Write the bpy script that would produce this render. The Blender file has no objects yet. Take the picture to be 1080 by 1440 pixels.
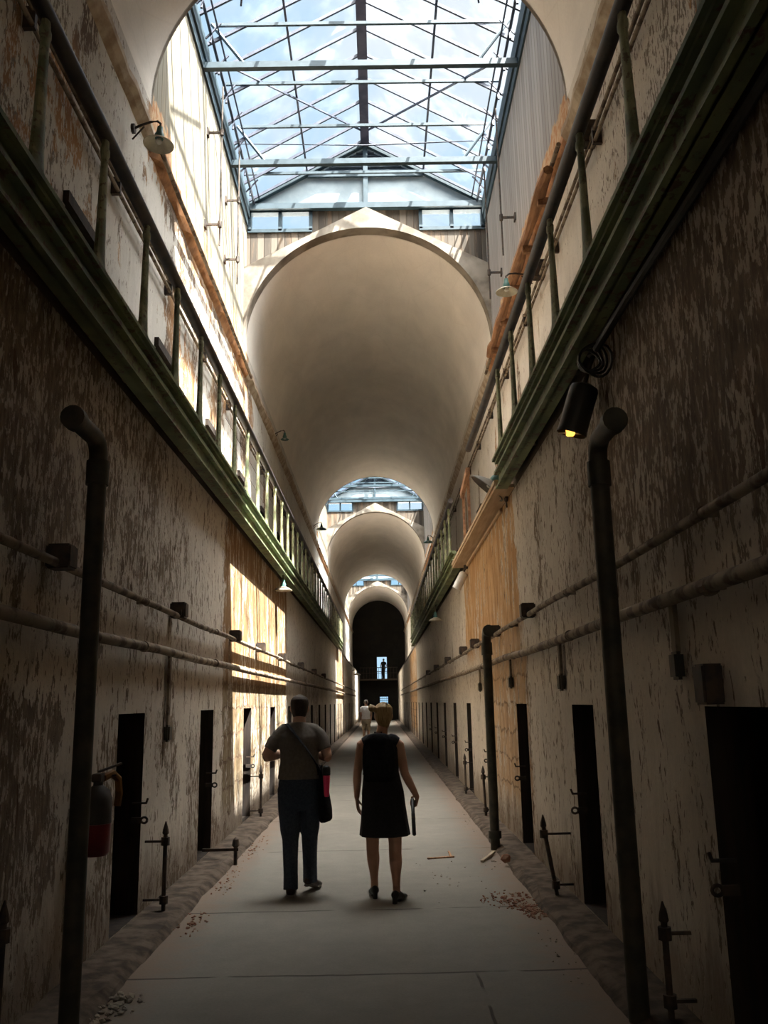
import bpy, bmesh, math, random, mathutils
from mathutils import Vector, Matrix, Euler
random.seed(11)
S = bpy.context.scene
COL = S.collection
PI = math.pi

# ------------------------------------------------------------------ helpers
def tag(o, label=None, cat=None, group=None, kind=None):
    if label: o['label'] = label
    if cat: o['category'] = cat
    if group: o['group'] = group
    if kind: o['kind'] = kind
    return o

def empty(name, loc=(0, 0, 0), label=None, cat=None, group=None, rz=0.0):
    o = bpy.data.objects.new(name, None)
    COL.objects.link(o)
    o.location = loc
    o.rotation_euler = (0, 0, rz)
    o.empty_display_size = 0.2
    return tag(o, label, cat, group)

class MB:
    """collects shapes into one mesh"""
    def __init__(self):
        self.bm = bmesh.new()
    def box(self, x0, x1, y0, y1, z0, z1, bev=0.0):
        g = bmesh.ops.create_cube(self.bm, size=1.0)
        vs = g['verts']
        for v in vs:
            v.co = Vector(((x0 + x1) / 2 + v.co.x * (x1 - x0), (y0 + y1) / 2 + v.co.y * (y1 - y0), (z0 + z1) / 2 + v.co.z * (z1 - z0)))
        if bev > 0:
            es = list({e for v in vs for e in v.link_edges})
            bmesh.ops.bevel(self.bm, geom=es, offset=bev, segments=2, affect='EDGES', clamp_overlap=True)
        return self
    def bar(self, a, b, w, h, up=(0, 0, 1)):
        """square bar between two points"""
        a = Vector(a); b = Vector(b); d = (b - a).normalized()
        up = Vector(up)
        if abs(d.dot(up)) > 0.98: up = Vector((1, 0, 0))
        s = d.cross(up).normalized(); u = s.cross(d).normalized()
        q = []
        for p in (a, b):
            q.append([self.bm.verts.new(p + s * (i * w / 2) + u * (j * h / 2)) for i, j in ((-1, -1), (1, -1), (1, 1), (-1, 1))])
        for i in range(4):
            self.bm.faces.new((q[0][i], q[0][(i + 1) % 4], q[1][(i + 1) % 4], q[1][i]))
        self.bm.faces.new(q[0][::-1]); self.bm.faces.new(q[1])
        return self
    def tube(self, pts, r, seg=10, ref=(1, 0, 0), closed=False):
        """round or elliptical tube along points; r number, list, or list of (a, b)"""
        pts = [Vector(p) for p in pts]; n = len(pts)
        rs = r if isinstance(r, (list, tuple)) else [r] * n
        rings = []; ref = Vector(ref)
        for i, p in enumerate(pts):
            if i == 0: d = pts[1] - pts[0]
            elif i == n - 1: d = pts[-1] - pts[-2]
            else: d = (pts[i + 1] - p).normalized() + (p - pts[i - 1]).normalized()
            d = d.normalized() if d.length > 1e-9 else Vector((0, 0, 1))
            a = ref - d * ref.dot(d)
            if a.length < 1e-3:
                a = Vector((0, 1, 0)) - d * d.y
            a.normalize(); b = d.cross(a)
            ra, rb = rs[i] if isinstance(rs[i], (list, tuple)) else (rs[i], rs[i])
            rings.append([self.bm.verts.new(p + a * (math.cos(2 * PI * k / seg) * ra) + b * (math.sin(2 * PI * k / seg) * rb)) for k in range(seg)])
        for i in range(n - 1):
            for k in range(seg):
                self.bm.faces.new((rings[i][k], rings[i][(k + 1) % seg], rings[i + 1][(k + 1) % seg], rings[i + 1][k]))
        self.bm.faces.new(rings[0][::-1]); self.bm.faces.new(rings[-1])
        return self
    def lathe(self, prof, o=(0, 0, 0), ax=(0, 0, 1), seg=20, cap0=True, cap1=True):
        """profile of (radius, height) about an axis"""
        o = Vector(o); ax = Vector(ax).normalized()
        a = Vector((1, 0, 0)) - ax * ax.x
        if a.length < 1e-3: a = Vector((0, 1, 0))
        a.normalize(); b = ax.cross(a)
        rings = []
        for r, h in prof:
            r = max(r, 1e-4)
            rings.append([self.bm.verts.new(o + ax * h + a * (math.cos(2 * PI * k / seg) * r) + b * (math.sin(2 * PI * k / seg) * r)) for k in range(seg)])
        for i in range(len(rings) - 1):
            for k in range(seg):
                self.bm.faces.new((rings[i][k], rings[i][(k + 1) % seg], rings[i + 1][(k + 1) % seg], rings[i + 1][k]))
        if cap0: self.bm.faces.new(rings[0][::-1])
        if cap1: self.bm.faces.new(rings[-1])
        return self
    def quad(self, *pts):
        self.bm.faces.new([self.bm.verts.new(Vector(p)) for p in pts])
        return self
    def prism(self, poly, axis, t0, t1):
        """extrude a polygon of 2D points along an axis: 'y' -> points are (x, z); 'x' -> (y, z); 'z' -> (x, y)"""
        def P(p, t):
            return {'y': (p[0], t, p[1]), 'x': (t, p[0], p[1]), 'z': (p[0], p[1], t)}[axis]
        A = [self.bm.verts.new(P(p, t0)) for p in poly]; B = [self.bm.verts.new(P(p, t1)) for p in poly]
        n = len(poly)
        for i in range(n):
            self.bm.faces.new((A[i], A[(i + 1) % n], B[(i + 1) % n], B[i]))
        self.bm.faces.new(A[::-1]); self.bm.faces.new(B)
        return self
    def chip(self, c, s, squash=0.5):
        g = bmesh.ops.create_icosphere(self.bm, subdivisions=1, radius=1.0)
        R = Euler((random.uniform(0, 6), random.uniform(0, 6), random.uniform(0, 6))).to_matrix()
        q = [random.uniform(0.6, 1.3) for _ in range(3)]
        for v in g['verts']:
            p = Vector((v.co.x * q[0], v.co.y * q[1], v.co.z * q[2] * squash * 1.4)) * random.uniform(0.8, 1.15)
            p = R @ p * s
            p.z = max(p.z * squash * 1.3, -s * squash)
            v.co = Vector(c) + p
        return self
    def build(self, name, m, parent=None, smooth=False, loc=None, recalc=True):
        if recalc: bmesh.ops.recalc_face_normals(self.bm, faces=self.bm.faces)
        me = bpy.data.meshes.new(name)
        self.bm.to_mesh(me); self.bm.free()
        if m is not None: me.materials.append(m)
        if smooth:
            for p in me.polygons: p.use_smooth = True
            try: me.set_sharp_from_angle(angle=math.radians(40))
            except Exception: pass
        o = bpy.data.objects.new(name, me)
        COL.objects.link(o)
        if parent is not None: o.parent = parent
        if loc is not None: o.location = loc
        return o

def kids(o):
    return [c for c in bpy.data.objects if c.parent == o]

def copy_tree(o, parent=None):
    c = o.copy(); COL.objects.link(c)
    if parent is not None: c.parent = parent
    for k in kids(o): copy_tree(k, c)
    return c

def struct(o):
    o['kind'] = 'structure'
    return o

# ------------------------------------------------------------------ node materials
class NT:
    def __init__(self, name):
        self.m = bpy.data.materials.new(name); self.m.use_nodes = True
        self.t = self.m.node_tree; self.t.nodes.clear()
        self.out = self.t.nodes.new('ShaderNodeOutputMaterial')
        self.geo = self.t.nodes.new('ShaderNodeNewGeometry')
        self.sep = self.t.nodes.new('ShaderNodeSeparateXYZ')
        self.t.links.new(self.geo.outputs['Position'], self.sep.inputs[0])
        self.x, self.y, self.z = self.sep.outputs
        self.pos = self.geo.outputs['Position']
    def put(self, s, v):
        if isinstance(v, (int, float)): s.default_value = v
        elif isinstance(v, (tuple, list)):
            v = tuple(v)
            if len(s.default_value) == 4 and len(v) == 3: v = v + (1.0,)
            s.default_value = v
        else: self.t.links.new(v, s)
    def M(self, op, a, b=0.0, c=None):
        n = self.t.nodes.new('ShaderNodeMath'); n.operation = op
        self.put(n.inputs[0], a); self.put(n.inputs[1], b)
        if c is not None: self.put(n.inputs[2], c)
        return n.outputs[0]
    def add(self, *a):
        r = a[0]
        for k in a[1:]: r = self.M('ADD', r, k)
        return r
    def mul(self, *a):
        r = a[0]
        for k in a[1:]: r = self.M('MULTIPLY', r, k)
        return r
    def sub(self, a, b): return self.M('SUBTRACT', a, b)
    def mx(self, a, b): return self.M('MAXIMUM', a, b)
    def mn(self, a, b): return self.M('MINIMUM', a, b)
    def vec(self, x, y, z):
        n = self.t.nodes.new('ShaderNodeCombineXYZ')
        self.put(n.inputs[0], x); self.put(n.inputs[1], y); self.put(n.inputs[2], z)
        return n.outputs[0]
    def noise(self, v, scale=1.0, detail=4.0, rough=0.55, dist=0.0):
        n = self.t.nodes.new('ShaderNodeTexNoise')
        self.put(n.inputs['Vector'], v); n.inputs['Scale'].default_value = scale
        n.inputs['Detail'].default_value = detail; n.inputs['Roughness'].default_value = rough
        n.inputs['Distortion'].default_value = dist
        return n.outputs[0]
    def voro(self, v, scale=1.0, feat='F1', out='Distance'):
        n = self.t.nodes.new('ShaderNodeTexVoronoi'); n.feature = feat
        self.put(n.inputs['Vector'], v); n.inputs['Scale'].default_value = scale
        return n.outputs[out]
    def white(self, v):
        n = self.t.nodes.new('ShaderNodeTexWhiteNoise'); n.noise_dimensions = '1D'
        self.put(n.inputs['W'], v)
        return n.outputs['Value']
    def ss(self, v, a, b):
        """smoothstep from a to b (a may exceed b)"""
        n = self.t.nodes.new('ShaderNodeMapRange'); n.interpolation_type = 'SMOOTHSTEP'; n.clamp = True
        self.put(n.inputs['Value'], v)
        if a < b: fa, fb, ta, tb = a, b, 0.0, 1.0
        else: fa, fb, ta, tb = b, a, 1.0, 0.0
        n.inputs['From Min'].default_value = fa; n.inputs['From Max'].default_value = fb
        n.inputs['To Min'].default_value = ta; n.inputs['To Max'].default_value = tb
        return n.outputs['Result']
    def win(self, v, a, b, s=0.1):
        return self.mul(self.ss(v, a - s, a + s), self.ss(v, b + s, b - s))
    def mix(self, f, a, b):
        n = self.t.nodes.new('ShaderNodeMix'); n.data_type = 'RGBA'
        self.put(n.inputs[0], f); self.put(n.inputs[6], a); self.put(n.inputs[7], b)
        return n.outputs[2]
    def scale_col(self, c, f):
        n = self.t.nodes.new('ShaderNodeVectorMath'); n.operation = 'SCALE'
        self.put(n.inputs[0], c); self.put(n.inputs['Scale'], f)
        return n.outputs[0]
    def bump(self, h, strength=0.4, dist=0.02):
        n = self.t.nodes.new('ShaderNodeBump'); n.inputs['Strength'].default_value = strength
        n.inputs['Distance'].default_value = dist
        self.put(n.inputs['Height'], h)
        return n.outputs[0]
    def bsdf(self, col, rough=0.8, metal=0.0, normal=None, spec=0.3):
        b = self.t.nodes.new('ShaderNodeBsdfPrincipled')
        self.put(b.inputs['Base Color'], col); self.put(b.inputs['Roughness'], rough)
        self.put(b.inputs['Metallic'], metal)
        b.inputs['Specular IOR Level'].default_value = spec
        if normal is not None: self.t.links.new(normal, b.inputs['Normal'])
        self.t.links.new(b.outputs[0], self.out.inputs[0])
        return self.m

def simple(name, c1, c2=None, scale=8.0, rough=0.7, metal=0.0, bump=0.0, detail=4.0, lo=0.35, hi=0.65, stretch=(1, 1, 1), spec=0.3):
    n = NT(name)
    tc = n.t.nodes.new('ShaderNodeTexCoord').outputs['Object']
    mp = n.t.nodes.new('ShaderNodeMapping'); mp.inputs['Scale'].default_value = stretch
    n.t.links.new(tc, mp.inputs[0])
    k = n.noise(mp.outputs[0], scale, detail)
    col = n.mix(n.ss(k, lo, hi), c1, c2 or c1)
    nor = n.bump(k, bump, 0.01) if bump > 0 else None
    return n.bsdf(col, rough, metal, nor, spec)

def wall_material(name, side, level):
    """old whitewash and plaster flaking off brown undercoat; side 'L'/'R', level 'low'/'up'"""
    n = NT(name)
    y, z = n.y, n.z
    off = 0.0 if side == 'L' else 31.7
    P = n.vec(off, y, z)
    Pv = n.vec(off, n.mul(y, 2.6), n.mul(z, 0.8))      # things that run down the wall
    big = n.noise(P, 0.75, 3, 0.5)
    med = n.noise(P, 2.6, 5, 0.6)
    streak = n.noise(Pv, 2.2, 6, 0.62, 0.3)
    fine = n.noise(Pv, 9.0, 5, 0.65)
    grit = n.noise(P, 42.0, 3, 0.6)
    chip = n.noise(n.vec(off + 3.1, n.mul(y, 1.7), n.mul(z, 0.75)), 15.0, 5, 0.62)
    # tone of the sound whitewash
    tone = n.add(n.mul(n.sub(streak, 0.5), 0.55), n.mul(n.sub(big, 0.5), 0.5), n.mul(n.sub(grit, 0.5), 0.25), 1.0)
    if level == 'low':
        white = (0.55, 0.49, 0.415) if side == 'L' else (0.55, 0.495, 0.42)
    else:
        white = (0.54, 0.515, 0.47) if side == 'L' else (0.60, 0.56, 0.50)
    base = n.scale_col(white, tone)
    # grey-green weathering, with a drip shape of its own
    base = n.mix(n.mul(n.ss(streak, 0.52, 0.7), 0.45), base, (0.27, 0.25, 0.19))
    yj = n.add(y, n.mul(n.sub(med, 0.5), 1.0))         # ragged coordinates for the edges of patches
    zj = n.add(z, n.mul(n.sub(streak, 0.5), 1.1), n.mul(n.sub(fine, 0.5), 0.35))
    brown = n.mix(n.ss(fine, 0.35, 0.65), (0.145, 0.107, 0.078), (0.265, 0.205, 0.15))
    tan = n.mix(n.ss(streak, 0.38, 0.62), (0.36, 0.205, 0.095), (0.55, 0.36, 0.19))
    blob = n.noise(n.vec(off + 7.7, n.mul(y, 1.15), n.mul(z, 0.8)), 1.5, 3, 0.5, 0.4)
    mixed = n.add(n.mul(blob, 0.34), n.mul(med, 0.26), n.mul(streak, 0.24), n.mul(fine, 0.20))    # about 0.5
    if level == 'low':
        # fraction of flaked surface varies over the wall
        high = n.ss(zj, 1.9, 2.7)
        near = n.ss(y, 10.5, 5.5) if side == 'L' else n.ss(y, 8.2, 4.4)
        bias = n.add(n.mul(high, near, 0.135 if side == 'L' else 0.15), n.mul(n.ss(zj, 0.75, 0.1), 0.085), -0.098)
        if side == 'L':
            bias = n.add(bias,
                         n.mul(n.win(yj, 6.0, 6.42, 0.06), n.win(zj, 0.2, 1.55, 0.1), 0.26),
                         n.mul(n.win(yj, 7.55, 8.15, 0.08), n.win(zj, 0.95, 1.5, 0.08), 0.24),
                         n.mul(n.win(yj, 8.75, 9.35, 0.08), n.win(zj, -0.2, 1.3, 0.08), 0.26),
                         n.mul(n.win(yj, 3.0, 5.2, 0.2), n.win(zj, 0.55, 1.65, 0.1), 0.2),
                         n.mul(n.win(y, 18.0, 21.0, 0.3), -0.05),
                         n.mul(n.win(yj, 21.0, 26.5, 0.5), n.ss(z, 2.8, 1.6), 0.11))
        else:
            bias = n.add(bias,
                         n.mul(n.ss(y, 6.4, 5.6), n.ss(z, 2.1, 1.6), -0.16),
                         n.mul(n.win(yj, 8.02, 8.2, 0.04), n.win(z, 2.3, 3.7, 0.1), 0.2),
                         n.mul(n.win(yj, 9.15, 9.5, 0.08), n.win(zj, 0.0, 2.0, 0.08), 0.26),
                         n.mul(n.win(yj, 9.2, 14.0, 0.3), n.ss(z, 1.9, 2.3), -0.03),
                         n.mul(n.win(y, 16.0, 30.0, 1.0), -0.05))
        peel = n.ss(n.add(mixed, bias), 0.488, 0.512)
        flake = n.ss(n.add(n.mul(chip, 0.42), n.mul(fine, 0.28), n.mul(med, 0.3), n.mul(n.ss(y, 3.5, 7.0), 0.03), 0.012), 0.525, 0.55)
        speck = n.ss(n.add(n.mul(chip, 0.6), n.mul(streak, 0.4), n.mul(high, n.ss(y, 12.0, 5.0), 0.04), n.mul(n.win(zj, 1.7, 2.5, 0.2), 0.015)), 0.565, 0.59)   # scraps still hanging on the bare areas
        base = n.mix(n.mul(speck, 0.85), base, (0.13, 0.092, 0.066))
        col = n.mix(peel, base, n.mix(flake, brown, n.scale_col((0.50, 0.44, 0.37), tone)))
        # bare tan masonry in some bays
        if side == 'L':
            zone = n.mul(n.win(yj, 10.55, 17.6, 0.05), n.win(zj, 0.35, 4.2, 0.1))
            zone = n.mx(zone, n.mul(n.win(yj, 37.5, 45.0, 0.3), n.win(zj, 0.3, 4.2, 0.1)))
        else:
            zone = n.mul(n.win(yj, 9.55, 15.6, 0.06), n.win(zj, 2.25, 4.2, 0.12))
            zone = n.mx(zone, n.mul(n.win(yj, 9.3, 12.2, 0.1), n.win(zj, 0.4, 2.5, 0.15), 0.8))
            zone = n.mx(zone, n.mul(n.win(yj, 37.5, 46.0, 0.3), n.win(zj, 0.3, 4.2, 0.1)))
        left_on = n.ss(n.add(n.mul(streak, 0.55), n.mul(fine, 0.25), n.mul(big, 0.2)), 0.528, 0.543)   # whitewash that still clings there
        bare = n.mul(zone, n.sub(1.0, n.mul(left_on, 0.85)))
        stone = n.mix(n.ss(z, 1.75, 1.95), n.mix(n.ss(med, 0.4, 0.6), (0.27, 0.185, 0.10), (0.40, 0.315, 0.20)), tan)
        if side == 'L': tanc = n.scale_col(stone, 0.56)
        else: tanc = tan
        col = n.mix(bare, col, tanc)
        # joints of the block work, open where the plaster has gone
        br = n.t.nodes.new('ShaderNodeTexBrick')
        n.put(br.inputs['Vector'], n.vec(n.add(y, n.mul(n.sub(med, 0.5), 0.25)), n.add(z, n.mul(n.sub(n.noise(P, 3.3, 3), 0.5), 0.22)), 0.0))
        br.inputs['Scale'].default_value = 1.0; br.inputs['Brick Width'].default_value = 0.62; br.inputs['Row Height'].default_value = 0.31
        br.inputs['Mortar Size'].default_value = 0.016; br.inputs['Mortar Smooth'].default_value = 0.2
        jo = n.mul(br.outputs['Fac'], bare, n.ss(z, 2.0, 1.8))
        col = n.mix(n.mul(jo, 0.8), col, (0.13, 0.08, 0.05))
        # iron-brown gouges
        gouge = n.ss(n.add(n.mul(n.noise(Pv, 4.0, 4, 0.6, 0.5), 0.7), n.mul(med, 0.3)), 0.615, 0.63)
        col = n.mix(n.mul(gouge, 0.85), col, (0.095, 0.055, 0.035))
        crack = n.ss(n.voro(n.vec(off, n.add(n.mul(y, 1.3), n.mul(med, 0.5)), n.add(n.mul(z, 0.35), n.mul(fine, 0.12))), 1.0, 'DISTANCE_TO_EDGE'), 0.008, 0.002)
        col = n.mix(n.mul(crack, 0.5, n.ss(n.noise(P, 0.9, 2), 0.5, 0.6)), col, (0.12, 0.08, 0.055))
        # damp splash zone by the kerb
        col = n.mix(n.mul(n.ss(zj, 0.6, 0.15), 0.6), col, (0.15, 0.105, 0.07))
        h = n.add(n.mul(peel, -0.5), n.mul(bare, -0.6), n.mul(jo, -1.0), n.mul(med, 0.8), n.mul(fine, 0.35), n.mul(gouge, -0.5), n.mul(crack, -0.2), n.mul(speck, -0.5), n.mul(flake, peel, 0.4))
        return n.bsdf(col, 0.9, 0.0, n.bump(h, 0.75, 0.03), 0.15)
    else:
        near = n.ss(y, 8.3, 5.6) if side == 'L' else n.ss(y, 6.3, 4.2)
        bias = n.add(n.mul(near, 0.095 if side == 'L' else 0.11), n.mul(n.ss(zj, 7.3, 7.7), n.win(y, 8.6, 16.0, 0.2), 0.12), n.mul(n.win(y, 9.5, 17.0, 0.5), 0.09 if side == 'L' else 0.02), -0.115)
        # rust coming down over each upper doorway
        ym = n.M('MODULO', n.sub(y, 6.75 if side == 'L' else 6.8), 2.9)
        drip = n.mul(n.win(n.add(ym, n.mul(n.sub(med, 0.5), 0.5)), 0.12, 0.42, 0.12), n.ss(zj, 7.6, 6.0))
        bias = n.add(bias, n.mul(drip, n.ss(y, 6.0, 8.5), 0.15))
        peel = n.ss(n.add(mixed, bias), 0.488, 0.512)
        under = n.mix(n.ss(big, 0.4, 0.6), (0.12, 0.085, 0.06), (0.34, 0.19, 0.09))
        flake = n.ss(n.add(n.mul(fine, 0.6), n.mul(med, 0.4)), 0.535, 0.565)
        speck = n.ss(n.add(n.mul(chip, 0.55), n.mul(med, 0.25), n.mul(streak, 0.2), n.mul(n.ss(y, 9.0, 5.0), 0.075)), 0.575, 0.60)
        base = n.mix(n.mul(speck, 0.85), base, (0.14, 0.11, 0.085))
        brk = n.win(n.add(z, n.mul(n.sub(fine, 0.5), 0.5)), 7.86, 9.0, 0.05)
        col = n.mix(peel, base, n.mix(flake, under, n.scale_col((0.5, 0.45, 0.38), tone)))
        col = n.mix(n.mul(brk, n.win(y, 8.7, 15.7, 0.1)), col, n.mix(n.ss(fine, 0.4, 0.6), (0.40, 0.20, 0.095), (0.50, 0.36, 0.22)))
        h = n.add(n.mul(peel, -0.5), n.mul(med, 0.6), n.mul(fine, 0.3))
        return n.bsdf(col, 0.9, 0.0, n.bump(h, 0.6, 0.02), 0.15)

def vault_material():
    n = NT('vault_plaster')
    P = n.pos
    a = n.noise(P, 0.8, 4); b = n.noise(n.vec(n.mul(n.x, 1.0), n.mul(n.y, 0.35), n.z), 1.7, 5, 0.6, 0.6); g = n.noise(P, 30, 3)
    tone = n.add(n.mul(n.sub(a, 0.5), 0.35), n.mul(n.sub(b, 0.5), 0.3), n.mul(n.sub(g, 0.5), 0.14), 1.0)
    col = n.scale_col((0.74, 0.705, 0.655), tone)
    col = n.mix(n.mul(n.ss(n.voro(n.vec(n.x, n.mul(n.y, 0.5), n.z), 1.1, 'DISTANCE_TO_EDGE'), 0.012, 0.003), 0.06), col, (0.3, 0.24, 0.18))
    return n.bsdf(col, 0.92, 0, n.bump(n.add(n.mul(a, 0.6), n.mul(g, 0.12)), 0.4, 0.02), 0.12)

def floor_material():
    n = NT('worn_concrete')
    P = n.vec(n.x, n.y, 0.0)
    a = n.noise(P, 0.7, 5, 0.6); b = n.noise(P, 6.0, 5, 0.65); g = n.noise(P, 60, 3, 0.6)
    tone = n.add(n.mul(n.sub(a, 0.5), 0.55), n.mul(n.sub(b, 0.5), 0.35), n.mul(n.sub(g, 0.5), 0.35), 1.0)
    col = n.scale_col((0.195, 0.180, 0.154), tone)
    # grit and brick dust along the edges
    ax = n.M('ABSOLUTE', n.add(n.x, 0.165))
    ed = n.add(ax, n.mul(n.sub(b, 0.5), 0.7))
    col = n.mix(n.mul(n.ss(ed, 1.0, 1.4), 0.6), col, (0.20, 0.13, 0.09))
    # slab joints, 2.25 m apart, wandering a little
    yj = n.add(n.y, n.mul(n.sub(n.noise(P, 1.3, 3), 0.5), 0.09))
    j = 0.0
    for q in (1.6, 3.4, 5.70, 7.37, 10.2, 12.7, 15.2, 17.9, 20.6, 23.4, 26.2):
        j = n.mx(j, n.ss(n.M('ABSOLUTE', n.sub(yj, q)), 0.018, 0.006))
    d2 = n.M('ABSOLUTE', n.sub(n.add(n.x, n.mul(n.sub(n.noise(P, 2.0, 2), 0.5), 0.06)), 0.55))
    j2 = n.mul(n.ss(d2, 0.012, 0.004), n.ss(n.y, 5.75, 5.6))
    jj = n.mul(n.mx(j, j2), n.ss(n.noise(P, 2.4, 2), 0.36, 0.48))
    col = n.mix(n.mul(jj, 0.85), col, (0.05, 0.042, 0.035))
    return n.bsdf(col, 0.85, 0, n.bump(n.add(n.mul(jj, -1.0), n.mul(b, 0.3), n.mul(g, 0.15)), 0.5, 0.015), 0.25)

def board_material(name, axis, w, cols, rough=0.85, groove=0.012, stain=0.5, stc=(0.2, 0.13, 0.08), foot=None):
    """upright boards; tone differs from board to board"""
    n = NT(name)
    u = n.x if axis == 'x' else n.y
    k = n.M('DIVIDE', u, w)
    idn = n.white(n.M('FLOOR', k))
    fr = n.mul(n.M('FRACT', k), w)
    edge = n.mx(n.ss(fr, groove, groove * 0.3), n.ss(fr, w - groove, w - groove * 0.3))
    grain = n.noise(n.vec(n.mul(n.x, 14), n.mul(n.y, 14), n.mul(n.z, 0.9)), 1.6, 5, 0.65)
    col = n.mix(idn, cols[0], cols[1])
    col = n.scale_col(col, n.add(0.72, n.mul(grain, 0.56)))
    st = n.ss(n.noise(n.vec(n.mul(n.x, 5), n.mul(n.y, 5), n.mul(n.z, 0.7)), 1.0, 5, 0.6), 0.52, 0.66)
    col = n.mix(n.mul(st, stain), col, stc)
    col = n.mix(n.mul(edge, 0.8), col, (0.08, 0.06, 0.045))
    if foot:
        f = n.ss(n.add(n.z, n.mul(n.sub(n.noise(n.pos, 5.0, 5, 0.65), 0.5), 0.55)), foot + 0.03, foot - 0.03)
        col = n.mix(f, col, n.mix(n.ss(n.noise(n.pos, 11, 4), 0.42, 0.58), (0.40, 0.20, 0.095), (0.46, 0.32, 0.19)))
    return n.bsdf(col, rough, 0, n.bump(n.add(n.mul(edge, -1), n.mul(grain, 0.2)), 0.6, 0.02), 0.2)

def gallery_paint():
    """green paint, rust and moss on old iron"""
    n = NT('green_iron_paint')
    a = n.noise(n.pos, 2.2, 5, 0.6); b = n.noise(n.pos, 14, 5, 0.65); g = n.noise(n.vec(n.mul(n.x, 8), n.mul(n.y, 1.2), n.mul(n.z, 8)), 1.6, 4, 0.6)
    col = n.mix(n.ss(a, 0.4, 0.6), (0.115, 0.145, 0.08), (0.20, 0.235, 0.12))
    col = n.mix(n.mul(n.ss(n.add(n.mul(b, 0.6), n.mul(g, 0.4)), 0.53, 0.58), 0.85), col, (0.10, 0.06, 0.038))
    return n.bsdf(col, 0.7, 0, n.bump(b, 0.5, 0.01), 0.3)

def baluster_paint():
    n = NT('baluster_paint')
    a = n.noise(n.pos, 5.0, 5, 0.6); b = n.noise(n.pos, 26, 4, 0.65)
    col = n.mix(n.ss(a, 0.42, 0.58), (0.13, 0.15, 0.08), (0.28, 0.29, 0.17))
    col = n.mix(n.mul(n.ss(b, 0.56, 0.62), 0.8), col, (0.12, 0.07, 0.045))
    return n.bsdf(col, 0.65, 0, n.bump(b, 0.3, 0.006), 0.3)

MAT = {}
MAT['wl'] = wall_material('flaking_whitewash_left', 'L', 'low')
MAT['wr'] = wall_material('flaking_whitewash_right', 'R', 'low')
MAT['wul'] = wall_material('upper_plaster_left', 'L', 'up')
MAT['wur'] = wall_material('upper_plaster_right', 'R', 'up')
MAT['vault'] = vault_material()
MAT['spandrel'] = simple('weathered_arch_rendering', (0.25, 0.22, 0.18), (0.13, 0.108, 0.085), 2.2, 0.92, bump=0.5, detail=6.0)
MAT['floor'] = floor_material()
MAT['kerb'] = simple('kerb_stone', (0.045, 0.032, 0.024), (0.125, 0.095, 0.07), 7.0, 0.95, bump=1.0, detail=8.0)
MAT['sidingL'] = board_material('painted_siding_warm', 'y', 0.19, ((0.215, 0.198, 0.155), (0.145, 0.13, 0.096)), stain=0.25, stc=(0.30, 0.22, 0.13), groove=0.012, foot=8.5)
MAT['sidingR'] = board_material('painted_siding_grey', 'y', 0.17, ((0.31, 0.297, 0.29), (0.23, 0.222, 0.218)), stain=0.25, stc=(0.30, 0.25, 0.21), groove=0.010, foot=8.45)
MAT['boards'] = board_material('weathered_gable_boards', 'x', 0.135, ((0.135, 0.115, 0.094), (0.045, 0.037, 0.030)), stain=0.55)
MAT['gablepanel'] = simple('gable_panel_paint', (0.29, 0.34, 0.365), (0.22, 0.27, 0.295), 3.0, 0.6, bump=0.1)
MAT['steel'] = simple('blue_grey_steel_paint', (0.022, 0.042, 0.055), (0.036, 0.06, 0.077), 5.0, 0.55, bump=0.1)
MAT['ridge'] = simple('dark_ridge_paint', (0.035, 0.035, 0.06), (0.07, 0.065, 0.09), 5.0, 0.6)
MAT['rafter'] = simple('slate_blue_bar_paint', (0.028, 0.034, 0.055), (0.05, 0.058, 0.085), 6.0, 0.5)
MAT['louvre'] = simple('louvre_paint', (0.02, 0.033, 0.048), (0.035, 0.05, 0.07), 5.0, 0.6)
MAT['gallery'] = gallery_paint()
MAT['baluster'] = baluster_paint()
MAT['handrail'] = simple('handrail_iron', (0.022, 0.021, 0.026), (0.055, 0.042, 0.035), 6.0, 0.5, bump=0.2)
MAT['deck'] = simple('gallery_deck_timber', (0.075, 0.058, 0.042), (0.14, 0.105, 0.07), 2.5, 0.85, stretch=(6, 0.6, 6), bump=0.3)
MAT['paleplank'] = simple('bare_pine_plank', (0.50, 0.37, 0.24), (0.40, 0.28, 0.17), 2.5, 0.8, stretch=(8, 0.6, 8), bump=0.2)
MAT['iron'] = simple('dark_iron', (0.03, 0.026, 0.023), (0.075, 0.05, 0.035), 14.0, 0.65, bump=0.4)
MAT['pipe'] = simple('old_pipe_paint', (0.030, 0.031, 0.022), (0.062, 0.052, 0.037), 9.0, 0.6, bump=0.4)
MAT['pipewhite'] = simple('whitewashed_pipe', (0.23, 0.185, 0.135), (0.09, 0.062, 0.043), 7.0, 0.8, bump=0.4, lo=0.45, hi=0.6)
MAT['doorwood'] = simple('dark_door_timber', (0.016, 0.012, 0.01), (0.035, 0.024, 0.017), 3.0, 0.85, stretch=(6, 6, 0.6), bump=0.3)
MAT['cornice'] = simple('cornice_rendering', (0.30, 0.22, 0.15), (0.50, 0.42, 0.32), 4.0, 0.9, bump=0.5)
MAT['brick'] = simple('broken_brick_orange', (0.48, 0.25, 0.12), (0.30, 0.15, 0.075), 7.0, 0.9, bump=0.6)
MAT['rubble'] = simple('brick_rubble', (0.19, 0.075, 0.045), (0.26, 0.16, 0.105), 9.0, 0.95, bump=0.3)
MAT['grey_rubble'] = simple('plaster_rubble', (0.17, 0.14, 0.11), (0.32, 0.28, 0.22), 9.0, 0.95, bump=0.3)
MAT['enamel'] = simple('aged_enamel', (0.62, 0.58, 0.46), (0.45, 0.40, 0.30), 5.0, 0.4, bump=0.1)
MAT['green_enamel'] = simple('green_enamel', (0.06, 0.14, 0.12), (0.10, 0.20, 0.17), 6.0, 0.35)
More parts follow.
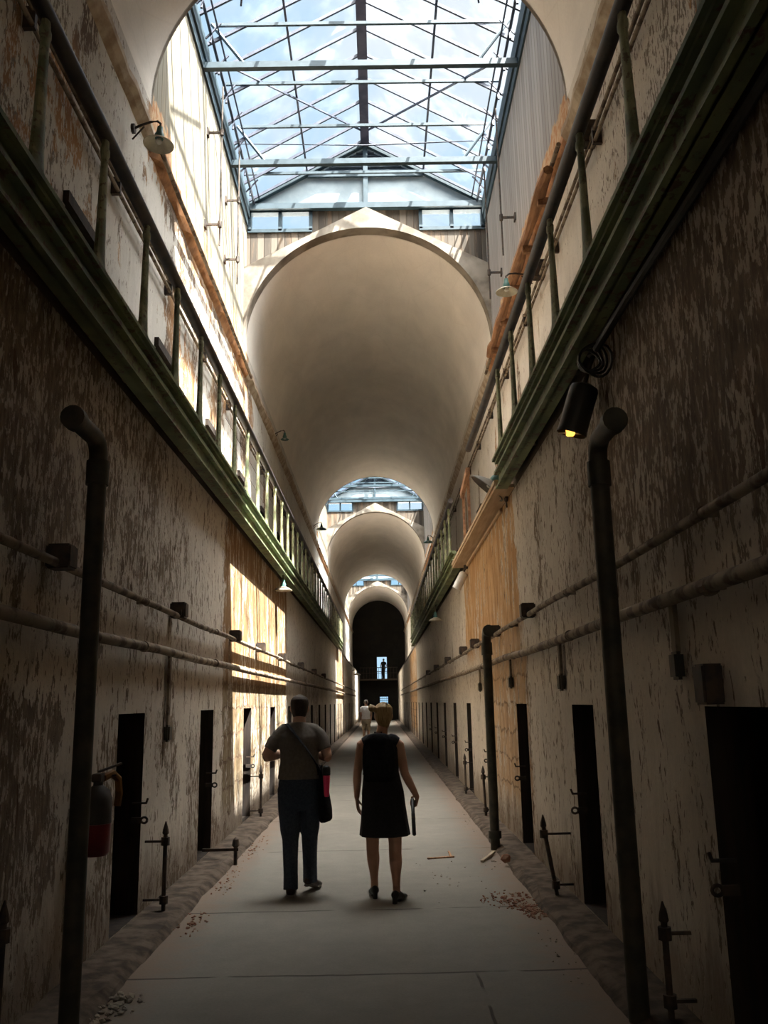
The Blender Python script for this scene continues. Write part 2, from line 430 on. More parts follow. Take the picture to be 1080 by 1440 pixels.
MAT['grey_enamel'] = simple('dull_grey_enamel', (0.20, 0.185, 0.155), (0.13, 0.12, 0.10), 6.0, 0.5)
MAT['bulb'] = simple('frosted_bulb', (0.75, 0.73, 0.68), None, 5.0, 0.2)
MAT['black'] = simple('black_housing', (0.018, 0.018, 0.017), (0.03, 0.03, 0.028), 6.0, 0.5)
MAT['whitemetal'] = simple('white_metal', (0.72, 0.72, 0.68), (0.6, 0.6, 0.56), 6.0, 0.4)
MAT['yellow'] = simple('yellow_tag', (0.85, 0.50, 0.09), (0.75, 0.42, 0.06), 6.0, 0.5)
am = NT('amber_lamp_glow'); ae = am.t.nodes.new('ShaderNodeEmission'); ae.inputs[0].default_value = (1.0, 0.40, 0.06, 1); ae.inputs[1].default_value = 0.9
am.t.links.new(ae.outputs[0], am.out.inputs[0]); MAT['amber'] = am.m
MAT['red'] = simple('red_enamel', (0.20, 0.018, 0.018), (0.13, 0.012, 0.012), 6.0, 0.35)
MAT['orange'] = simple('orange_hose', (0.25, 0.11, 0.02), (0.16, 0.07, 0.015), 8.0, 0.6)
MAT['tagpaper'] = simple('grey_label', (0.05, 0.045, 0.042), (0.075, 0.068, 0.06), 8.0, 0.7)
MAT['timber'] = simple('splintered_timber', (0.36, 0.19, 0.10), (0.20, 0.10, 0.055), 3.0, 0.85, stretch=(6, 0.7, 6), bump=0.4)
MAT['stick'] = simple('pale_stick', (0.42, 0.34, 0.24), (0.30, 0.24, 0.17), 6.0, 0.85)
g = NT('roof_glass')
gt = g.t.nodes.new('ShaderNodeBsdfTransparent'); gt.inputs[0].default_value = (0.95, 0.98, 1.0, 1)
gg = g.t.nodes.new('ShaderNodeBsdfGlossy'); gg.inputs['Roughness'].default_value = 0.05
gd = g.t.nodes.new('ShaderNodeBsdfTranslucent'); gd.inputs[0].default_value = (0.8, 0.85, 0.9, 1)
m1 = g.t.nodes.new('ShaderNodeMixShader'); m2 = g.t.nodes.new('ShaderNodeMixShader')
g.put(m1.inputs[0], g.mul(g.ss(g.noise(g.pos, 1.2, 5, 0.6), 0.45, 0.75), 0.03))
g.t.links.new(gt.outputs[0], m1.inputs[1]); g.t.links.new(gd.outputs[0], m1.inputs[2])
m2.inputs[0].default_value = 0.03
g.t.links.new(m1.outputs[0], m2.inputs[1]); g.t.links.new(gg.outputs[0], m2.inputs[2])
g.t.links.new(m2.outputs[0], g.out.inputs[0])
MAT['glass'] = g.m
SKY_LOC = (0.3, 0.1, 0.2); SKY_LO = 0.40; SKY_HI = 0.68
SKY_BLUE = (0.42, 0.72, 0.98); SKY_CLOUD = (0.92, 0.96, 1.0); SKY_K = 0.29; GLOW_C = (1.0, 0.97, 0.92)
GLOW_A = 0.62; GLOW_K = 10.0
SUN_E = 17.8; SUN_C = (1.0, 0.95, 0.86); SUN_DIR = (-1.0, 0.7, -2.7)
EXPO = 1.84
# ------------------------------------------------------------------ the building
XL, XR = -1.88, 1.53            # lower wall faces
UL, UR = -2.50, 2.25            # upper wall faces
KL, KR = -1.57, 1.24            # kerb edges
Y0, Y1 = -18.0, 80.0
ZT = 3.90                        # top of the lower walls
XC = (UL + UR) / 2; RV = (UR - UL) / 2
ZS = 8.30                        # spring of the vaults
BAYS = (-17.3, 8.7, 34.7, 62.7)  # skylights, 7 m long each; the first, unseen behind the camera, is added for light
BL = 7.0
LD = [4.20 + 2.9 * k for k in range(20)]    # far edge of each left doorway
RD = [4.21 + 2.93 * k for k in range(20)]
DW, DH, DZ = 0.71, 1.55, 0.06

def wall_with_openings(x, sgn, y0, y1, z0, z1, ops, depth, name, m):
    """face at x looking towards the corridor (sgn = +1: solid lies towards +x), openings (ya, yb, za, zb) with reveals and closed backs"""
    b = MB()
    ys = sorted({y0, y1} | {o[0] for o in ops} | {o[1] for o in ops})
    ys2 = []
    for a, c in zip(ys, ys[1:]):
        k = max(1, int((c - a) / 1.0)); ys2 += [a + (c - a) * i / k for i in range(k)]
    ys2.append(y1)
    for a, c in zip(ys2, ys2[1:]):
        o = next((o for o in ops if o[0] <= a + 1e-6 and o[1] >= c - 1e-6), None)
        zs = [(z0, z1)] if o is None else [(z0, o[2]), (o[3], z1)]
        for p, q in zs:
            if q - p > 1e-4: b.quad((x, a, p), (x, c, p), (x, c, q), (x, a, q))
    xd = x + sgn * depth
    for a, c, p, q in ops:
        b.quad((x, a, p), (xd, a, p), (xd, a, q), (x, a, q)); b.quad((x, c, p), (xd, c, p), (xd, c, q), (x, c, q))
        b.quad((x, a, p), (xd, a, p), (xd, c, p), (x, c, p)); b.quad((x, a, q), (xd, a, q), (xd, c, q), (x, c, q))
        b.quad((xd, a, p), (xd, c, p), (xd, c, q), (xd, a, q))
    bmesh.ops.remove_doubles(b.bm, verts=b.bm.verts, dist=1e-5)
    for f in b.bm.faces:
        if abs(f.calc_center_median().x - x) > 0.01: f.material_index = 1
    o = struct(b.build(name, m)); o.data.materials.append(MAT['doorwood'])
    return o

wall_with_openings(XL, -1, Y0, Y1, 0, ZT, [(d - DW, d, DZ, DH) for d in LD], 0.46, 'wall_left', MAT['wl'])
wall_with_openings(XR, 1, Y0, Y1, 0, ZT, [(d - DW, d, DZ, DH) for d in RD], 0.46, 'wall_right', MAT['wr'])
wall_with_openings(UL, -1, Y0, Y1, ZT, ZS, [(d - DW, d, 4.2, 5.62) for d in LD if d < 34], 0.35, 'wall_upper_left', MAT['wul'])
wall_with_openings(UR, 1, Y0, Y1, ZT, ZS, [(d - DW, d, 4.2, 5.62) for d in RD if d < 34], 0.35, 'wall_upper_right', MAT['wur'])
# the floor
b = MB()
n = 98
for i in range(n): b.quad((KL - 0.02, Y0 + i, 0), (KR + 0.02, Y0 + i, 0), (KR + 0.02, Y0 + i + 1, 0), (KL - 0.02, Y0 + i + 1, 0))
b.box(-3, 3, Y0, Y1, -0.3, -0.02)
struct(b.build('floor', MAT['floor']))
# low kerbs at the foot of the walls, with a worn sloping face
for nm, k, x in (('baseboard_left', KL, XL), ('baseboard_right', KR, XR)):
    b = MB(); s = 1 if k < 0 else -1
    pr = [(x - s * 0.5, -0.01), (k + s * 0.03, -0.01), (k, 0.025), (k - s * 0.05, 0.05), (x - s * 0.5, 0.06)]
    ny = 490; rows = []
    for i in range(ny + 1):
        yy = Y0 + (Y1 - Y0) * i / ny
        nz3 = mathutils.noise.noise
        j = [(0, 0)] + [(0.035 * nz3(Vector((s * 9, yy * 1.7, 0))) + 0.012 * nz3(Vector((s * 9, yy * 7, 5))), 0)] + [(0.05 * nz3(Vector((s * 9 + q, yy * 2.3, 2))), 0.018 * nz3(Vector((q + s, yy * 5.0, 8))) + 0.008 * nz3(Vector((q, yy * 15, 3)))) for q in (1, 2)] + [(0, 0.01 * nz3(Vector((s, yy * 4, 1))))]
        rows.append([b.bm.verts.new((p[0] + q[0], yy, p[1] + q[1])) for p, q in zip(pr, j)])
    for r0, r1 in zip(rows, rows[1:]):
        for i in range(4): b.bm.faces.new((r0[i], r0[i + 1], r1[i + 1], r1[i]))
    struct(b.build(nm, MAT['kerb']))
# shelf on top of the lower walls (gallery floor base)
for nm, a, c in (('trim_1', UL - 0.1, XL), ('trim_2', XR, UR + 0.1)):
    b = MB(); b.box(a, c, Y0, Y1, ZT - 0.001, ZT + 0.12); struct(b.build(nm, MAT['deck']))

# vaults
def vault(y0, y1):
    b = MB(); N = 40; ny = max(2, int((y1 - y0) / 1.5)); rings = []
    for i in range(ny + 1):
        yy = y0 + (y1 - y0) * i / ny
        rings.append([b.bm.verts.new((XC - RV * math.cos(PI * k / N), yy, ZS + RV * math.sin(PI * k / N))) for k in range(N + 1)])
    for r0, r1 in zip(rings, rings[1:]):
        for k in range(N): b.bm.faces.new((r0[k], r0[k + 1], r1[k + 1], r1[k]))
    # masonry over the vault, stepped and closed, so that no light comes through
    top = [b.bm.verts.new(p) for p in ((UL - 0.4, y0, ZS), (UL - 0.4, y0, ZS + RV + 0.03), (UR + 0.4, y0, ZS + RV + 0.03), (UR + 0.4, y0, ZS))]
    top2 = [b.bm.verts.new((v.co.x, y1, v.co.z)) for v in top]
    for i in range(3): b.bm.faces.new((top[i], top[i + 1], top2[i + 1], top2[i]))
    o = b.build('ceiling', MAT['vault'], recalc=False)
    for p in o.data.polygons: p.use_smooth = p.index < ny * N
    return struct(o)
segs = [(Y0, BAYS[0])] + [(BAYS[i] + BL, (BAYS + (Y1,))[i + 1]) for i in range(4)]
for a, c in segs: vault(a, c)

ZE, ZR = 11.30, 12.70        # eave and ridge of the skylight
WZ0, WZ1 = 10.78, 11.22      # little gable windows
def spandrel(y0, y1, name):
    """plastered arch ring with a pitched top, standing proud of the boards"""
    b = MB(); N = 40
    inner = [(XC - RV * math.cos(PI * k / N), ZS + RV * math.sin(PI * k / N)) for k in range(N + 1)]
    def top(x):
        return 11.12 - abs(x - XC) / RV * 1.25
    outer = [(x, max(top(x), zz + 0.015)) for x, zz in inner]
    F, B = [], []
    for (x, z), (ox, oz) in zip(inner, outer):
        F.append((b.bm.verts.new((x, y0, z)), b.bm.verts.new((ox, y0, oz)))); B.append((b.bm.verts.new((x, y1, z)), b.bm.verts.new((ox, y1, oz))))
    for k in range(N):
        b.bm.faces.new((F[k][0], F[k + 1][0], F[k + 1][1], F[k][1])); b.bm.faces.new((B[k][0], B[k][1], B[k + 1][1], B[k + 1][0]))
        b.bm.faces.new((F[k][1], F[k + 1][1], B[k + 1][1], B[k][1])); b.bm.faces.new((F[k][0], B[k][0], B[k + 1][0], F[k + 1][0]))
    return struct(b.build(name, MAT['spandrel']))

def gable_end(y, dirn, idx):
    """board wall with two pairs of small windows over the arch; dirn=+1: solid lies beyond y"""
    y2 = y + dirn * 0.12
    ya, yb = min(y, y2), max(y, y2)
    b = MB()
    wins = ((UL + 0.02, -1.20), (0.93, UR - 0.02))
    N = 40
    # boards: whole band below the windows, the middle piece between them
    for k in range(N):
        xa, xb = XC - RV * math.cos(PI * k / N), XC - RV * math.cos(PI * (k + 1) / N)
        za, zb = ZS + RV * math.sin(PI * k / N) + 0.01, ZS + RV * math.sin(PI * (k + 1) / N) + 0.01
        b.prism([(xa, za), (xb, zb), (xb, WZ0), (xa, WZ0)], 'y', ya, yb)
    b.box(-1.20, 0.93, ya, yb, WZ0, ZE)
    for w0, w1 in wins: b.box(w0 - 0.02, w1 + 0.02, ya, yb, WZ1, ZE)
    struct(b.build('wall_gable_boards', MAT['boards']))
    # pale panel above with the louvre band
    b = MB(); b.prism([(UL, ZE), (UR, ZE), (XC, ZR)], 'y', ya, yb)
    struct(b.build('wall_gable_panel', MAT['gablepanel']))
    ys = y - dirn * 0.001
    if dirn > 0:
        b = MB()
        def roofx(z, s): return XC + s * (ZR - z) / (ZR - ZE) * RV
        b.prism([(roofx(11.98, -1) + 0.14, 11.97), (roofx(11.98, 1) - 0.14, 11.97), (XC, ZR - 0.12)], 'y', y - 0.012, y - 0.002)
        for k in range(7):
            z = 11.99 + k * 0.08
            for s in (-1, 1):
                xe = roofx(z + 0.04, s) - s * 0.14
                if abs(xe - XC) < 0.10: continue
                x0, x1 = sorted((XC + s * 0.05, xe))
                b.bar((x0, y - 0.03, z), (x1, y - 0.03, z), 0.045, 0.014, up=(0, 0.6, 0.8))
        struct(b.build('trim_louvre', MAT['louvre']))
        b = MB()
        b.box(UL, UR, y - 0.12, y + 0.02, ZE - 0.09, ZE + 0.03)          # rail over the windows
        b.box(XC - 0.045, XC + 0.045, y - 0.07, y, ZE, ZR - 0.1)          # centre post
        b.bar((XC - 1.16, y - 0.06, 11.95), (XC + 1.16, y - 0.06, 11.95), 0.05, 0.05)
        for s in (-1, 1): b.bar((XC + s * RV, y - 0.06, ZE + 0.03), (XC, y - 0.06, ZR - 0.02), 0.10, 0.09, up=(0, 1, 0))
        struct(b.build('trim_gable', MAT['steel']))
    i = idx
    for w0, w1 in wins:
        b = MB(); c = (w0 + w1) / 2
        b.box(w0, w1, ya - 0.03, yb + 0.01, WZ0 - 0.03, WZ0 + 0.04); b.box(w0, w1, ya - 0.03, yb + 0.01, WZ1 - 0.04, WZ1 + 0.02)
        for xx in (w0 + 0.03, c, w1 - 0.03): b.box(xx - 0.035, xx + 0.035, ya - 0.03, yb + 0.01, WZ0, WZ1)
        f = struct(b.build('window_%d' % i, MAT['steel']))
        p = MB(); p.quad((w0, (ya + yb) / 2, WZ0), (w1, (ya + yb) / 2, WZ0), (w1, (ya + yb) / 2, WZ1), (w0, (ya + yb) / 2, WZ1))
        p.build('pane', MAT['glass'], f)
        i += 1

for j, yb0 in enumerate(BAYS[1:] + BAYS[:1]):
    y1 = yb0 + BL
    spandrel(y1 - 0.28, y1 + 0.02, 'wall_arch_ring'); spandrel(yb0 - 0.02, yb0 + 0.05, 'wall_arch_ring')
    gable_end(y1 + 0.0, 1, 1 + 4 * j); gable_end(yb0 - 0.0, -1, 3 + 4 * j)
    for nm, x, s, m in (('wall_siding_left', UL, -1, MAT['sidingL']), ('wall_siding_right', UR, 1, MAT['sidingR'])):
        b = MB(); b.box(min(x, x + s * 0.1), max(x, x + s * 0.1), yb0 - 0.1, y1 + 0.1, ZS - 0.002, ZE)
        # cover strips of the siding, and the plate on top
        struct(b.build(nm, m))
        b = MB(); b.box(min(x - s * 0.06, x + s * 0.12), max(x - s * 0.06, x + s * 0.12), yb0 - 0.02, y1 - 0.01, ZE - 0.24, ZE + 0.05)
        b.box(min(x - s * 0.03, x), max(x - s * 0.03, x), yb0, y1, ZE - 0.42, ZE - 0.25)
        struct(b.build('trim_wall_plate', MAT['steel']))

# cornices along the spring of the vault, crumbling to brick under the skylights
def cornice(x, s, y0, y1, m, rough, name='trim_cornice', zc=7.85):
    b = MB(); ny = int((y1 - y0) / 0.22) + 1; rows = []
    for i in range(ny + 1):
        yy = y0 + (y1 - y0) * i / ny
        k = random.uniform(-1, 1) * rough; k2 = random.uniform(-1, 1) * rough
        d = 0.10 + k * 0.045
        pr = [(0.0, zc - 0.16 + k2 * 0.06), (d * 0.55, zc - 0.10 + k * 0.04), (d, zc - 0.03 + k2 * 0.03), (d * 0.97, zc + 0.05 + k * 0.02), (d * 0.4, zc + 0.11 + k2 * 0.05), (0.0, zc + 0.13 + k * 0.05)]
        rows.append([b.bm.verts.new((x - s * (p - 0.01), yy, z)) for p, z in pr])
    for r0, r1 in zip(rows, rows[1:]):
        for i in range(5): b.bm.faces.new((r0[i], r0[i + 1], r1[i + 1], r1[i]))
    return struct(b.build(name, m))
for a, c in segs:
    cornice(UL, -1, a, c - 0.0, MAT['cornice'], 0.3); cornice(UR, 1, a, c, MAT['cornice'], 0.3)
for yb0 in BAYS:
    for x, s in ((UL, -1), (UR, 1)):
        cornice(x, s, yb0, yb0 + BL, MAT['brick'], 0.55, 'trim_broken_cornice', 7.84)
        b = MB(); b.tube([(x - s * 0.13, yb0 + i * 0.5, 7.72 + random.uniform(-0.015, 0.015)) for i in range(15)], 0.028, 8)
        tag(b.build('ledge_pipe', MAT['pipewhite']), ('pale conduit running under the broken brick ledge, %s wall, %s skylight bay' % ('left' if s < 0 else 'right', {-17.3: 'rear', 8.7: 'nearest', 34.7: 'second', 62.7: 'farthest'}[yb0])), 'pipe')

# closing walls: behind the camera, and the far end with its doorway on the upper floor
b = MB(); b.box(-3, 3, Y0 - 0.2, Y0, 0, 11.2); struct(b.build('wall_back', MAT['vault']))
EY = Y1 - 0.4
b = MB()
dx0, dx1, dz0, dz1 = -0.36, 0.62, 3.60, 5.62
lx0, lx1, lz0, lz1 = -0.10, 0.75, 1.35, 2.05
b.box(-3, dx0, EY, EY + 0.3, 0, 11.2); b.box(dx1, 3, EY, EY + 0.3, 0, 11.2)
b.box(dx0, dx1, EY, EY + 0.3, dz1, 11.2); b.box(dx0, lx0, EY, EY + 0.3, 0, dz0); 
b.box(lx0, dx1, EY, EY + 0.3, lz1, dz0); b.box(lx0, dx1, EY, EY + 0.3, 0, lz0)
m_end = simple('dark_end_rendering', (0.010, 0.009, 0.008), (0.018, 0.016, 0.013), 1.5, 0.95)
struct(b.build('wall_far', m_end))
b = MB()
for xx in (dx0 + 0.02, dx1 - 0.02): b.box(xx - 0.03, xx + 0.03, EY - 0.04, EY + 0.1, dz0, dz1)
b.box(dx0, dx1, EY - 0.04, EY + 0.1, dz1 - 0.06, dz1); b.box(dx0, dx1, EY + 0.02, EY + 0.06, 4.25, 4.31); b.box(dx0 + 0.42, dx0 + 0.46, EY + 0.02, EY + 0.06, 3.6, 4.31)
struct(b.build('door_41', MAT['black']))
b = MB()
for k in range(3): b.box(lx0, dx1, EY - 0.02, EY + 0.1, lz0 + 0.16 + k * 0.18, lz0 + 0.20 + k * 0.18)
for k in range(4): b.box(lx0 + 0.08 + k * 0.17, lx0 + 0.11 + k * 0.17, EY - 0.02, EY + 0.1, lz0, lz1)
struct(b.build('window_17', MAT['black']))

# ------------------------------------------------------------------ cell doors
def make_door(n, far, x, s, z, iron):
    """heavy dark door set back in its opening, with hook and hasp near the far jamb"""
    yc = far - DW / 2
    b = MB(); xd = x + s * 0.40
    z1 = z + (DH - DZ)
    b.box(min(xd, xd + s * 0.05), max(xd, xd + s * 0.05), far - DW, far, z, z1)
    for k in range(4):
        zz = z + 0.12 + k * 0.42
        b.box(min(xd - s * 0.012, xd), max(xd - s * 0.012, xd), far - DW + 0.02, far - 0.02, zz, zz + 0.06)
    o = struct(b.build('door_%d' % n, MAT['doorwood']))
    if iron:
        b = MB(); hz = 0.87
        b.bar((x + s * 0.06, far - 0.04, hz), (x - s * 0.05, far - 0.04, hz), 0.02, 0.014)
        b.bar((x - s * 0.045, far - 0.04, hz - 0.006), (x - s * 0.06, far - 0.04, hz + 0.035), 0.016, 0.014)
        b.build('hook', MAT['iron'], o)
        b = MB(); hz = 0.745
        b.box(min(x + s * 0.06, x - s * 0.018), max(x + s * 0.06, x - s * 0.018), far - 0.06, far - 0.035, hz - 0.022, hz + 0.022)
        ring = [(x - s * 0.038 + 0.024 * math.cos(t * PI / 6), far - 0.047, hz + 0.022 * math.sin(t * PI / 6)) for t in range(13)]
        b.tube(ring, 0.009, 8, ref=(0, 1, 0))
        b.build('hasp', MAT['iron'], o)
    return o
k = 1
for i in range(20):
    make_door(k, LD[i], XL, -1, DZ, i < 9); make_door(k + 1, RD[i], XR, 1, DZ, i < 9); k += 2
k = 42
for lst, x, s in ((LD, UL, -1), (RD, UR, 1)):
    for d in lst:
        if d < 34:
            b = MB(); xd = x + s * 0.30
            b.box(min(xd, xd + s * 0.04), max(xd, xd + s * 0.04), d - DW, d, 4.2, 5.62)
            b.box(min(x, x - s * 0.05), max(x, x - s * 0.05), d - DW - 0.06, d + 0.06, 5.60, 5.70)
            struct(b.build('door_%d' % k, MAT['doorwood'])); k += 1
# iron latch blocks over the first right-hand doorway
b = MB(); b.box(XR - 0.09, XR + 0.02, 3.95, 4.08, 1.56, 1.74, 0.01)
tag(b.build('latch_box', MAT['iron']), 'small dark iron box fixed over the nearest doorway on the right wall', 'latch box')

# ------------------------------------------------------------------ skylight frames
def make_skylight(y0):
    root = empty('skylight_frame', (XC, y0, ZE))
    def L(p): return (p[0] - XC, p[1] - y0, p[2] - ZE)
    def part(name, b, m):
        o = b.build(name, m, root, loc=(-XC, -y0, -ZE)); return o
    y1 = y0 + BL
    def roof(x): return ZE + 0.04 + (1 - abs(x - XC) / RV) * (ZR - ZE)
    b = MB(); b.box(XC - 0.085, XC + 0.085, y0, y1 - 0.02, ZR - 0.10, ZR + 0.08); part('ridge_beam', b, MAT['ridge'])
    ny = 12
    for i in range(ny):
        yy = y0 + 0.25 + i * 0.6
        if yy > y1 - 0.1: break
        for s in (-1, 1):
            b = MB(); b.bar((XC + s * RV, yy, roof(XC + RV)), (XC, yy, ZR), 0.035, 0.05); part('rafter', b, MAT['rafter'])
    for s in (-1, 1):
        for f in (0.49, 0.94):
            xx = XC + s * RV * f
            b = MB(); b.bar((xx, y0, roof(xx) - 0.04), (xx, y1 - 0.02, roof(xx) - 0.04), 0.035, 0.05); part('purlin', b, MAT['rafter'])
        b = MB(); b.quad((XC + s * RV, y0, roof(XC + RV) + 0.035), (XC, y0, ZR + 0.045), (XC, y1, ZR + 0.045), (XC + s * RV, y1, roof(XC + RV) + 0.035)); part('glass_pane', b, MAT['glass'])
    for yy in (11.3 - 8.7, 13.7 - 8.7):
        b = MB(); b.box(UL - 0.0, UR + 0.0, y0 + yy - 0.045, y0 + yy + 0.045, 10.89, 10.99); part('tie_beam', b, MAT['steel'])
        for s in (-1, 1):
            b = MB(); b.tube([(XC + s * (RV - 0.12), y0 + yy, 11.68), (XC + s * (RV - 0.62), y0 + yy, 10.98)], 0.028, 8); part('knee_brace', b, MAT['steel'])
    for yy, zz in ((11.34, 11.7), (12.53, 11.62), (13.74, 11.7), (15.0, 11.6)):
        xw = RV - 0.12
        b = MB(); b.bar((XC - xw, y0 + yy - 8.7, zz), (XC + xw, y0 + yy - 8.7, zz), 0.04, 0.05); part('tie_rod', b, MAT['steel'])
    b = MB(); b.tube([(XC - RV + 0.05, y0 + 5.4, 11.62), (XC, y0 + 5.4, 11.55), (XC + RV - 0.05, y0 + 5.4, 11.62)], 0.012, 6); part('cable', b, MAT['rafter'])
    for s in (-1, 1):
        b = MB(); b.bar((XC + s * 0.08, y1 - 0.6, roof(XC) - 0.14), (XC + s * (RV - 0.35), y0 + 3.3, roof(XC + RV - 0.35) - 0.07), 0.028, 0.028); part('wind_brace', b, MAT['rafter'])
        b = MB(); b.bar((XC + s * 1.25, y0 + 0.05, roof(XC + 1.25) - 0.07), (XC + s * 1.75, y0 + 2.2, roof(XC + 1.75) - 0.07), 0.028, 0.028); part('wind_brace', b, MAT['rafter'])
        # vent gear: long shafts under the eave with cranks
        xx = XC + s * (RV - 0.16)
        b = MB(); b.tube([(xx, y0 + 0.1, 11.32), (xx, y1 - 0.1, 11.32)], 0.018, 8); b.tube([(xx - s * 0.09, y0 + 0.1, 11.45), (xx - s * 0.09, y1 - 0.1, 11.45)], 0.014, 8)
        o = part('vent_shaft', b, MAT['rafter'])
        for k in range(10):
            b = MB(); yy = y0 + 0.4 + k * 0.66
            b.bar((xx + s * 0.08, yy, 11.24), (xx - s * 0.14, yy, 11.50), 0.02, 0.025); b.bar((xx, yy - 0.03, 11.14), (xx, yy + 0.03, 11.36), 0.03, 0.03)
            b.build('crank', MAT['rafter'], o)
    return root
sk = make_skylight(BAYS[1])
tag(sk, 'blue-grey steel and glass gabled skylight, the large one nearest overhead', 'skylight')
for yb0, lab in ((BAYS[0], 'unseen glazed skylight added behind the viewpoint to light the near corridor'), (BAYS[2], 'small distant glazed skylight over the second open bay'), (BAYS[3], 'tiny farthest skylight over the third open bay')):
    c = copy_tree(sk); c.location.y = yb0; tag(c, lab, 'skylight')

# long hanging rods with wall brackets, on the siding
def hang_rod(x, s, y, zt, zb, zbr, label):
    r = empty('hanging_rod', (x, y, zb), label, 'hanging rod')
    b = MB(); b.tube([(0, 0, 0), (0, 0, zt - zb)], 0.013, 8); b.build('rod', MAT['iron'], r)
    for z in zbr:
        b = MB(); b.bar((0, 0, z - zb), (s * 0.22, 0, z - zb), 0.03, 0.03); b.box(min(s * 0.20, s * 0.225), max(s * 0.20, s * 0.225), -0.05, 0.05, z - zb - 0.06, z - zb + 0.06); b.tube([(0, 0, z - zb - 0.05), (0, 0, z - zb + 0.05)], 0.03, 8)
        b.build('bracket', MAT['iron'], r)
hang_rod(UL + 0.225, -1, 11.75, 10.95, 8.25, (10.15, 8.6), 'thin dark rod hanging down the cream siding, nearer of the two')
hang_rod(UL + 0.225, -1, 13.35, 10.95, 8.45, (10.0, 8.9), 'thin dark rod hanging down the cream siding, by the far gable')
hang_rod(UR - 0.225, 1, 12.35, 10.95, 8.35, (9.0,), 'thin dark rod hanging down the grey siding, nearer of the two')
hang_rod(UR - 0.225, 1, 13.95, 10.95, 8.4, (8.9,), 'thin dark rod hanging down the grey siding, above the enamel lamp')

# ------------------------------------------------------------------ iron galleries
GE = 39.5
def baluster(h=0.925):
    b = MB()
    pr = [(0.0, 0.088, 0.036), (0.03, 0.090, 0.038), (0.05, 0.080, 0.032), (0.16, 0.066, 0.028), (0.40, 0.052, 0.024), (0.70, 0.041, 0.021), (0.80, 0.038, 0.021), (0.815, 0.049, 0.028), (0.85, 0.049, 0.028), (0.865, 0.037, 0.022), (h, 0.036, 0.022)]
    b.tube([(0, 0, p[0]) for p in pr], [(p[2], p[1]) for p in pr], 10)
    b.lathe([(0.012, 0), (0.016, 0.012), (0.004, 0.02)], (0, -0.045, 0.055), (1, 0, 0), 6)
    return b
def gallery(side):
    s = -1 if side == 'L' else 1
    xf = -1.70 if side == 'L' else 1.34
    xw = XL if side == 'L' else XR
    root = empty('iron_gallery', (xf, 0, 3.68))
    ge = GE if side == 'L' else 37.5
    def part(n, b, m, **k): return b.build(n, m, root, loc=(-xf, 0, -3.68 + 0.21), **k)
    runs = [(Y0 + 0.1, ge)] if side == 'L' else [(Y0 + 0.1, 9.4), (15.4, ge)]
    xb = xf + s * 0.10
    for a, c in runs:
        b = MB()
        # rolled channel girder: web, flanges, toe strip
        w0, w1 = sorted((xf + s * 0.02, xf + s * 0.035)); b.box(w0, w1, a, c, 3.68, 3.98)
        w0, w1 = sorted((xf - s * 0.02, xf + s * 0.11)); b.box(w0, w1, a, c, 3.68, 3.705); b.box(w0, w1, a, c, 3.965, 3.99)
        w0, w1 = sorted((xf - s * 0.035, xf + s * 0.02)); b.box(w0, w1, a, c, 3.84, 3.87)
        w0, w1 = sorted((xf - s * 0.05, xf + s * 0.05)); b.box(w0, w1, a, c, 3.99, 4.02)
        part('fascia_girder', b, MAT['gallery'])
    b = MB()
    w0, w1 = sorted((xf + s * 0.04, UL - 0.02 if side == 'L' else UR + 0.02))
    for a, c in runs: b.box(w0, w1, a, c, 3.885, 3.96)
    part('deck', b, MAT['deck'])
    if side == 'R':
        b = MB(); w0, w1 = sorted((xf - 0.02, XR + 0.05)); b.box(w0, w1, 9.41, 15.39, 3.70, 3.74)
        part('bare_plank', b, MAT['paleplank'])['label'] = 'pale bare plank where the railing is missing'
        b = MB(); b.bar((xf - 0.01, 9.41, 3.765), (xf - 0.01, 15.39, 3.765), 0.05, 0.05); b.bar((XR - 0.02, 10.4, 3.66), (XR - 0.03, 14.6, 3.63), 0.03, 0.04); part('plank_edge', b, MAT['paleplank'])
    # joist ends under the deck
    yy = 0.6
    while yy < ge - 0.3:
        if side == 'L' or not 9.2 < yy < 15.5:
            b = MB(); w0, w1 = sorted((xf + s * 0.04, xw + s * 0.06))
            b.box(w0, w1, yy - 0.04, yy + 0.04, 3.76, 3.885)
            part('bracket', b, MAT['deck'])
        yy += 1.84
    b = MB()
    for a, c in ((Y0 + 0.1, ge),) if side == 'L' else ((Y0 + 0.1, 12.2), (15.5, ge)):
        b.tube([(xf, a + (c - a) * i / 30, 4.965 + 0.006 * math.sin(i * 1.7)) for i in range(31)], 0.047, 12)
    part('handrail', b, MAT['handrail'], smooth=True)
    proto = None
    yy = 3.93 - 1.01 * 3
    i = 0
    while yy < ge - 0.2:
        if side == 'L' or not 9.35 < yy < 15.5:
            if proto is None:
                proto = baluster().build('baluster', MAT['baluster'], root, smooth=True); o = proto
            else:
                o = proto.copy(); COL.objects.link(o); o.parent = root
            o.location = (0, yy, 4.02 - 3.68 + 0.21)
        yy += 1.01; i += 1
    for dz in (0.36, 0.6):
        for a, c in ((9.5, ge),) if side == 'L' else ((15.7, ge),):
            b = MB(); b.tube([(xf + s * 0.02, a, 4.0 + dz), (xf + s * 0.02, c, 4.0 + dz)], 0.0025, 5); part('wire', b, MAT['iron'])
    return root
gL = gallery('L'); tag(gL, 'green rusting iron gallery with tapered balusters running along the left wall', 'gallery')
gR = gallery('R'); tag(gR, 'green rusting iron gallery along the right wall, railing missing for a stretch', 'gallery')

